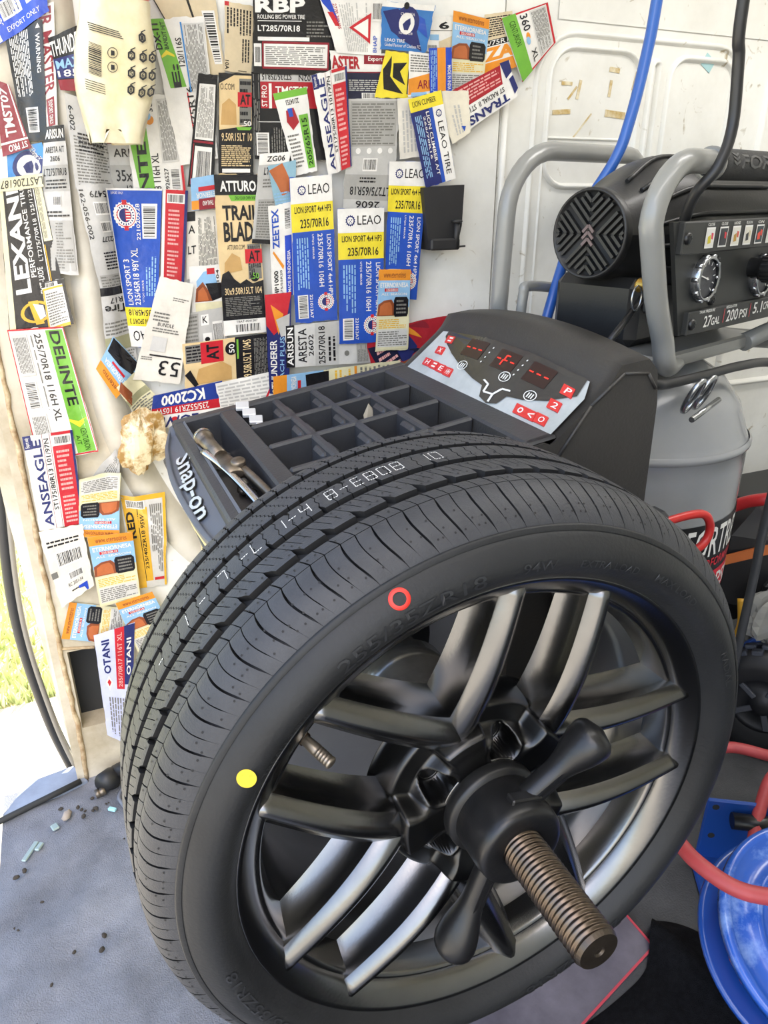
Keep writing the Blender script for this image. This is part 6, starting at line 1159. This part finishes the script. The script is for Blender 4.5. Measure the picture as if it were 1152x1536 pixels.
  [('P', [0, 0.1, 0.5, 0.0, 0.9, 0.6, 0.4, 0.7], 'br2'),('L', 0.05, 0.6, 0.95, 0.95, 5, 'lb', 0)],
  'small sky blue crinkled picture label above the orange zigzag label'),
 ('tyre_label', [341.7, 1078.5, 381.4, 1086.5, 378.1, 937.0, 339.2, 932.1], 'w',
  [('T', 0.12, 0.04, 0.42, 0.46, 'ZEETEX', 'b', 90, 0.03),('P', [0.1, 0.5, 0.15, 0.48, 0.6, 0.66, 0.55, 0.7], 'o'),('T', 0.12, 0.7, 0.32, 0.98, 'HP1000', 'k', 90, 0.02),('T', 0.4, 0.7, 0.5, 0.98, '275/55R20', 'k', 90, 0.01),('R', 0.62, 0.0, 0.98, 0.3, 'w'),('B', 0.66, 0.04, 0.95, 0.28, 90),('R', 0.66, 0.34, 0.96, 1, 'b2'),('T', 0.74, 0.5, 0.88, 0.96, 'MADE IN INDONESIA', 'w', 90, 0.01)],
  'narrow white label with blue upward lettering and an orange zigzag'),
 ('tyre_label', [325.4, 939.5, 373.5, 941.7, 358.7, 761.6, 323.7, 767.6], 'nb',
  [('P', [0, 0, 1, 0, 0.8, 0.3, 0.3, 0.4, 0, 0.3], 'r'),('P', [0.2, 0.1, 0.7, 0.2, 0.5, 0.4], 'o'),('P', [0.4, 0.25, 0.95, 0.2, 0.95, 0.4, 0.6, 0.42], 'g'),('T', 0.12, 0.45, 0.42, 0.95, 'THUNDERER', 'w', 90, 0.02),('T', 0.55, 0.42, 0.75, 0.9, 'MACH PLUS', 'lb', 90, 0.01)],
  'dark navy and red label with white upward lettering left of the sideways silver one'),
 ('tyre_label', [359.4, 885.1, 515.6, 889.7, 518.8, 807.6, 356.4, 811.3], 'g2',
  [('R', 0, 0, 0.1, 1, 'k'),('T', 0.015, 0.05, 0.085, 0.95, 'ARISUN', 'w', 90, 0.02),('T', 0.14, 0.1, 0.24, 0.9, 'ARESTA', 'k', 90, 0.01),('T', 0.26, 0.25, 0.32, 0.75, '2602', 'k', 90, 0.01),('R', 0.34, 0, 0.62, 1, 'g'),('T', 0.38, 0.08, 0.46, 0.95, '255/70R18', 'k', 90, 0.01),('L', 0.49, 0.1, 0.6, 0.9, 2, 'k', 90),('C', 0.7, 0.4, 0.03, 'dg'),('C', 0.72, 0.75, 0.03, 'dg'),('B', 0.82, 0.05, 0.93, 0.45, 0),('R', 0.84, 0.55, 0.99, 0.98, 'dg2'),('L', 0.85, 0.57, 0.98, 0.96, 7, 'dg', 90)],
  'sideways silver label reading 255/70R18 upward below the first blue lion label'),
 ('tyre_label', [508.6, 858.4, 618.6, 878.6, 741.8, 891.6, 534.8, 738.7], 'r2',
  [('P', [0, 0.2, 0.4, 0.3, 0.5, 0.8, 0.1, 0.7], 'nk'),('P', [0.35, 0.1, 0.6, 0.0, 0.5, 0.7, 0.3, 0.9], 'nb'),('P', [0.55, 0.1, 0.7, 0.05, 0.6, 0.6], 'o'),('P', [0.7, 0.1, 0.95, 0.1, 0.75, 0.5], 'dr'),('L', 0.1, 0.3, 0.3, 0.9, 5, 'pk', 0),('P', [0.2, 0.7, 0.5, 0.9, 0.2, 0.98], 'br')],
  'dark red and navy flame patterned label tucked behind the console'),
 ('tyre_label', [328.0, 757.2, 330.7, 798.9, 579.9, 807.7, 583.1, 760.4], 'cr',
  [('R', 0, 0, 1, 0.1, 'o'),('R', 0, 0.1, 1, 0.38, 'lb'),('T', 0.1, 0.13, 0.9, 0.17, 'ETERNORNESA', 'w', 0, 0.02),('R', 0.3, 0.18, 0.7, 0.205, 'r'),('P', [0.1, 0.25, 0.9, 0.24, 0.95, 0.42, 0.08, 0.42], 'k'),('R', 0, 0.42, 1, 0.98, 'cr'),('L', 0.08, 0.46, 0.92, 0.6, 4, 'am', 0),('R', 0, 0.62, 1, 0.64, 'o'),('L', 0.08, 0.66, 0.92, 0.95, 8, 'dg', 0)],
  'long sideways label with orange end lying along the far rim of the tray'),
 ('tyre_label', [378.6, 1121.3, 451.5, 1127.9, 455.3, 890.9, 376.8, 888.6], 'b',
  [('R', 0, 0.0, 1, 0.17, 'w'),('G', 0.27, 0.085, 0.11, 'nb'),('T', 0.42, 0.05, 0.93, 0.115, 'LEAO', 'k', 0, 0.0),('R', 0.0, 0.17, 1, 0.36, 'y'),('T', 0.08, 0.19, 0.95, 0.235, 'LION SPORT 4x4 HP3', 'k', 0, 0.01),('T', 0.2, 0.275, 0.88, 0.335, '235/70R16', 'k', 0, 0.01),('R', 0.04, 0.36, 0.96, 0.985, 'b'),('T', 0.82, 0.39, 0.92, 0.82, 'LION SPORT 4x4 HP3', 'w', -90, 0.01),('T', 0.6, 0.38, 0.72, 0.75, '235/70R16 106H', 'w', -90, 0.01),('T', 0.46, 0.38, 0.51, 0.55, 'UTQG 480/A/B', 'w', -90, 0.01),('L', 0.08, 0.4, 0.38, 0.76, 5, 'lb', -90),('B', 0.08, 0.8, 0.32, 0.97, -90),('T', 0.36, 0.8, 0.43, 0.97, '221013A7', 'w', -90, 0.01),('S', 0.74, 0.86, 0.2)],
  'blue lion crest label with yellow band beside the orange zigzag label'),
 ('tyre_label', [459.5, 1074.5, 545.9, 1076.1, 543.7, 844.8, 457.9, 846.0], 'b',
  [('R', 0, 0.0, 1, 0.17, 'w'),('G', 0.27, 0.085, 0.11, 'nb'),('T', 0.42, 0.05, 0.93, 0.115, 'LEAO', 'k', 0, 0.0),('R', 0.0, 0.17, 1, 0.36, 'y'),('T', 0.08, 0.19, 0.95, 0.235, 'LION SPORT 4x4 HP3', 'k', 0, 0.01),('T', 0.2, 0.275, 0.88, 0.335, '235/70R16', 'k', 0, 0.01),('R', 0.04, 0.36, 0.96, 0.985, 'b'),('T', 0.82, 0.39, 0.92, 0.82, 'LION SPORT 4x4 HP3', 'w', -90, 0.01),('T', 0.6, 0.38, 0.72, 0.75, '235/70R16 106H', 'w', -90, 0.01),('T', 0.46, 0.38, 0.51, 0.55, 'UTQG 480/A/B', 'w', -90, 0.01),('L', 0.08, 0.4, 0.38, 0.76, 5, 'lb', -90),('B', 0.08, 0.8, 0.32, 0.97, -90),('T', 0.36, 0.8, 0.43, 0.97, '221013A7', 'w', -90, 0.01),('S', 0.74, 0.86, 0.2)],
  'blue lion crest label hung lower than its two neighbours'),
 ('tyre_label', [535.0, 974.0, 597.8, 971.8, 593.9, 827.2, 527.2, 828.5], 'cr',
  [('R', 0, 0, 1, 0.13, 'o'),('T', 0.15, 0.03, 0.85, 0.1, 'www.eternotires', 'br', 0, 0),('R', 0, 0.13, 1, 0.46, 'lb'),('T', 0.06, 0.155, 0.94, 0.215, 'ETERNORNESA', 'w', 0, 0.02),('R', 0.2, 0.225, 0.62, 0.265, 'r'),('T', 0.24, 0.23, 0.6, 0.26, '225/50R18', 'w', 0, 0.01),('T', 0.1, 0.28, 0.9, 0.31, 'ALL SEASON', 'w', 0, 0.01),('P', [0.0, 0.56, 0.02, 0.42, 0.2, 0.37, 0.42, 0.36, 0.52, 0.42, 0.52, 0.56], 'br'),('P', [0.06, 0.55, 0.08, 0.44, 0.2, 0.4, 0.38, 0.39, 0.44, 0.44, 0.46, 0.55], 'br2'),('P', [0.5, 0.37, 0.54, 0.33, 0.9, 0.33, 0.96, 0.37, 0.96, 0.54, 0.92, 0.575, 0.55, 0.575, 0.5, 0.54], 'k'),('L', 0.58, 0.36, 0.9, 0.55, 4, 'dg', 0),('R', 0, 0.575, 1, 0.98, 'cr'),('L', 0.06, 0.6, 0.94, 0.72, 5, 'am', 0),('R', 0.04, 0.73, 0.96, 0.95, 'g2'),('L', 0.06, 0.75, 0.94, 0.94, 7, 'dg', 0)],
  'upright blue and cream label with orange top overlapping two blue lion labels'),
]
PAL = dict(w='e9e6df', w2='e2dccf', g='bdbbb6', g2='cfcdc8', dg='77756f', dg2='a5a39d', k='1e1d20', nk='22233a', r='c02a33', r2='a82630', dr='8a2430', pk='e6a9a4', b='2c53b3', b2='2748b8', nb='2a3068', nb2='2b3f8c', lb='8fb9dc', lb2='3f86c8', lb3='3a76b8', sk='8eb4c4', y='e8d43a', gr='74b23f', gk='1f3a14', o='e2902f', cr='ddd6b0', cr2='e4dcc8', t='dcc292', t2='c39c62', t3='d9c7a4', br='8a4a2c', br2='b8683c', am='dfae36', ol='9c9a78', lv='c7cbe6')
def lm(c):
    n_ = 'label_print_' + c
    if n_ in MATS: return MATS[n_]
    return mat(n_, PAL[c], .24, var=.18, vscale=22, bump=.6, bscale=28, bdetail=4, coat=.25, coords='Object')
def dent(x, z):     # shared gentle wrinkling of everything stuck to the wall, so layers never cross
    return .0022 + .0018 * noise.noise((x * 17, z * 12, 1.7))
def inside(px_, pz_, q):
    r = False
    for i in range(4):
        x0, z0 = q[i]; x1, z1 = q[i - 1]
        if (z0 > pz_) != (z1 > pz_) and px_ < (x1 - x0) * (pz_ - z0) / (z1 - z0) + x0: r = not r
    return r
placed = []
def beam_clear(x, z):     # labels lap over the arch beam: stand clear of it
    best = 9.
    for p, q in zip(arch, arch[1:]):
        dx, dz = q.x - p.x, q.z - p.z; t = max(0., min(1., ((x - p.x) * dx + (z - p.z) * dz) / (dx * dx + dz * dz + 1e-12)))
        best = min(best, math.hypot(p.x + dx * t - x, p.z + dz * t - z))
    return .0195 * sm(.052, .024, best) if best < .052 else 0.
def make_label(idx, name, mm, base_c, els, lab):
    q = [(mm[2 * i] / 1000, mm[2 * i + 1] / 1000) for i in range(4)]
    pts = q + [((q[i][0] + q[i - 1][0]) / 2, (q[i][1] + q[i - 1][1]) / 2) for i in range(4)] + [(sum(p[0] for p in q) / 4, sum(p[1] for p in q) / 4)]
    lay = 1
    for oq, opts, ol_ in placed:
        if any(inside(*p, oq) for p in pts) or any(inside(*p, q) for p in opts): lay = max(lay, ol_ + 1)
    placed.append((q, pts, lay))
    W_ = math.hypot(q[1][0] - q[0][0], q[1][1] - q[0][1]); H_ = math.hypot(q[3][0] - q[0][0], q[3][1] - q[0][1])
    rnd = random.Random(idx)
    def sf(off):
        def fn(u, v):
            a = [q[0][k] + (q[1][k] - q[0][k]) * u for k in (0, 1)]; c = [q[3][k] + (q[2][k] - q[3][k]) * u for k in (0, 1)]
            x, z = a[0] + (c[0] - a[0]) * v, a[1] + (c[1] - a[1]) * v
            return (x, WY - dent(x, z) - beam_clear(x, z) - lay * .0020 - off, z)
        return fn
    cols = [base_c]; mb = MB()
    def ci(c):
        if c not in cols: cols.append(c)
        return cols.index(c)
    nu, nv = max(3, int(W_ / .005)), max(3, int(H_ / .005))
    jit = [rnd.uniform(-.012, .012) for _ in range(8)]
    def sheet(u, v):
        return sf(0)(u + (jit[int(v * 7)] if u in (0, 1) else 0), v + (jit[int(u * 7)] * .6 if v in (0, 1) else 0))
    mb.grid(nu, nv, sheet, 0)
    def rect(a, b, c, d, col, off):
        n1, n2 = max(1, int((c - a) * W_ / .005)), max(1, int((d - b) * H_ / .005)); f = sf(off)
        mb.grid(n1, n2, lambda u, v: f(a + (c - a) * u, b + (d - b) * v), ci(col))
    def fan(pts_, col, off):
        f = sf(off); c = (sum(p[0] for p in pts_) / len(pts_), sum(p[1] for p in pts_) / len(pts_)); dn = []
        for a, b in zip(pts_, pts_[1:] + pts_[:1]): dn += [(a[0] + (b[0] - a[0]) * i / 4, a[1] + (b[1] - a[1]) * i / 4) for i in range(4)]
        K = 3; b0 = len(mb.v); n = len(dn)
        for k in range(K + 1):
            for p in dn: mb.v.append(f(c[0] + (p[0] - c[0]) * k / K, c[1] + (p[1] - c[1]) * k / K))
        for k in range(K):
            for i in range(n): mb.face([b0 + k * n + i, b0 + k * n + (i + 1) % n, b0 + (k + 1) * n + (i + 1) % n, b0 + (k + 1) * n + i], ci(col))
    asp = W_ / H_; z_ = .00012
    for e in els:
        k = e[0]; z_ += .00007
        if k == 'R': rect(*e[1:5], e[5], z_)
        elif k == 'P': fan([(e[1][i], e[1][i + 1]) for i in range(0, len(e[1]), 2)], e[2], z_)
        elif k == 'C': fan([(e[1] + e[3] * math.cos(t), e[2] + e[3] * asp * math.sin(t)) for t in [2 * math.pi * i / 20 for i in range(20)]], e[4], z_)
        elif k == 'G':
            u, v, r, c = e[1:]
            fan([(u + r * (1 if i % 2 else .8) * math.cos(math.pi * i / 14), v + r * (1 if i % 2 else .8) * asp * math.sin(math.pi * i / 14)) for i in range(28)], c, z_)
            fan([(u + r * .62 * math.cos(t), v + r * .62 * asp * math.sin(t)) for t in [2 * math.pi * i / 14 for i in range(14)]], 'w', z_ + .00001)
            for du, dv in ((-.26, -.15), (.26, -.15), (0, .12), (-.2, .36), (.2, .36)): fan([(u + r * (du + .13 * math.cos(t)), v + r * asp * (dv + .11 * math.sin(t))) for t in [2 * math.pi * i / 6 for i in range(6)]], c, z_ + .00002)
        elif k == 'S':
            u, v, r = e[1:]
            def ring(rr, c, o, n=28, teeth=0): fan([(u + r * rr * (1 - (teeth if i % 2 else 0)) * math.cos(2 * math.pi * i / n), v + r * rr * asp * (1 - (teeth if i % 2 else 0)) * math.sin(2 * math.pi * i / n)) for i in range(n)], c, z_ + o)
            ring(1, 'w', 0, 44, .09); ring(.86, 'r', .00001); ring(.80, 'w', .00002); ring(.50, 'nb', .00003)
            fan([(u, v - r * .46 * asp), (u + r * .40, v - r * .24 * asp), (u + r * .44, v + r * .2 * asp), (u, v + r * .46 * asp)], 'r', z_ + .00004)
            for j in (-.3, -.1, .1, .3): fan([(u + r * .04, v + r * asp * (j - .04)), (u + r * .4, v + r * asp * (j - .04)), (u + r * .4, v + r * asp * (j + .04)), (u + r * .04, v + r * asp * (j + .04))], 'w', z_ + .00005)
            for sg in (-1, 1): fan([(u - r * .18, v + sg * r * asp * 1.08), (u + r * .18, v + sg * r * asp * 1.08), (u + r * .18, v + sg * r * asp * .74), (u - r * .18, v + sg * r * asp * .74)], 'r', z_ + .00006)
            for i in range(20):
                t = 2 * math.pi * i / 20
                fan([(u + r * rr * math.cos(t + dt), v + r * rr * asp * math.sin(t + dt)) for rr, dt in ((.58, -.07), (.72, -.07), (.72, .07), (.58, .07))], 'nb', z_ + .00003)
        elif k == 'T':
            a, b, c, d, tx, col, rot, bold = e[1:]; f = sf(z_ + .0003)
            if rot in (0, 90, -90, 180): g = rot_quad(f, a, b, c, d, rot)
            else:
                ca, sa = math.cos(R(rot)), math.sin(R(rot)); g = lambda u, v: f((a + c) / 2 + ((u - .5) * (d - b) / asp * ca + (v - .5) * (c - a) * sa), (b + d) / 2 + (-(u - .5) * (d - b) * sa + (v - .5) * (c - a) * asp * ca))
            mb.text(tx, g, ci(col), bold)
        elif k == 'B':
            a, b, c, d, rot = e[1:]; rect(a, b, c, d, 'w', z_); f = rot_quad(sf(z_ + .00012), a, b, c, d, rot if rot in (0, 90, -90, 180) else 0); t = .05; m_ = ci('k')
            while t < .93:
                w = rnd.choice((.012, .02, .035)); mb.poly([f(t, .10), f(t + w, .10), f(t + w, .5), f(t + w, .88), f(t, .88), f(t, .5)], m_); t += w + rnd.choice((.014, .022, .03))
        elif k == 'L':
            a, b, c, d, n, col, rot = e[1:]; z_ += .00012; f = rot_quad(sf(z_), a, b, c, d, rot); m_ = ci(col)
            for i in range(n):
                v0 = (i + .2) / n; v1 = (i + .68) / n; t = 0.; end = rnd.choice((1., 1., .96, .7))
                while t < end:
                    w = min(rnd.uniform(.06, .2), end - t); mb.poly([f(t, v0), f(t + w, v0), f(t + w, v1), f(t, v1)], m_); t += w + .025
    o = mb.build(name, [lm(c) for c in cols]); tag(o, lab, 'label')
for i, row in enumerate(LABELS): make_label(i, *row)
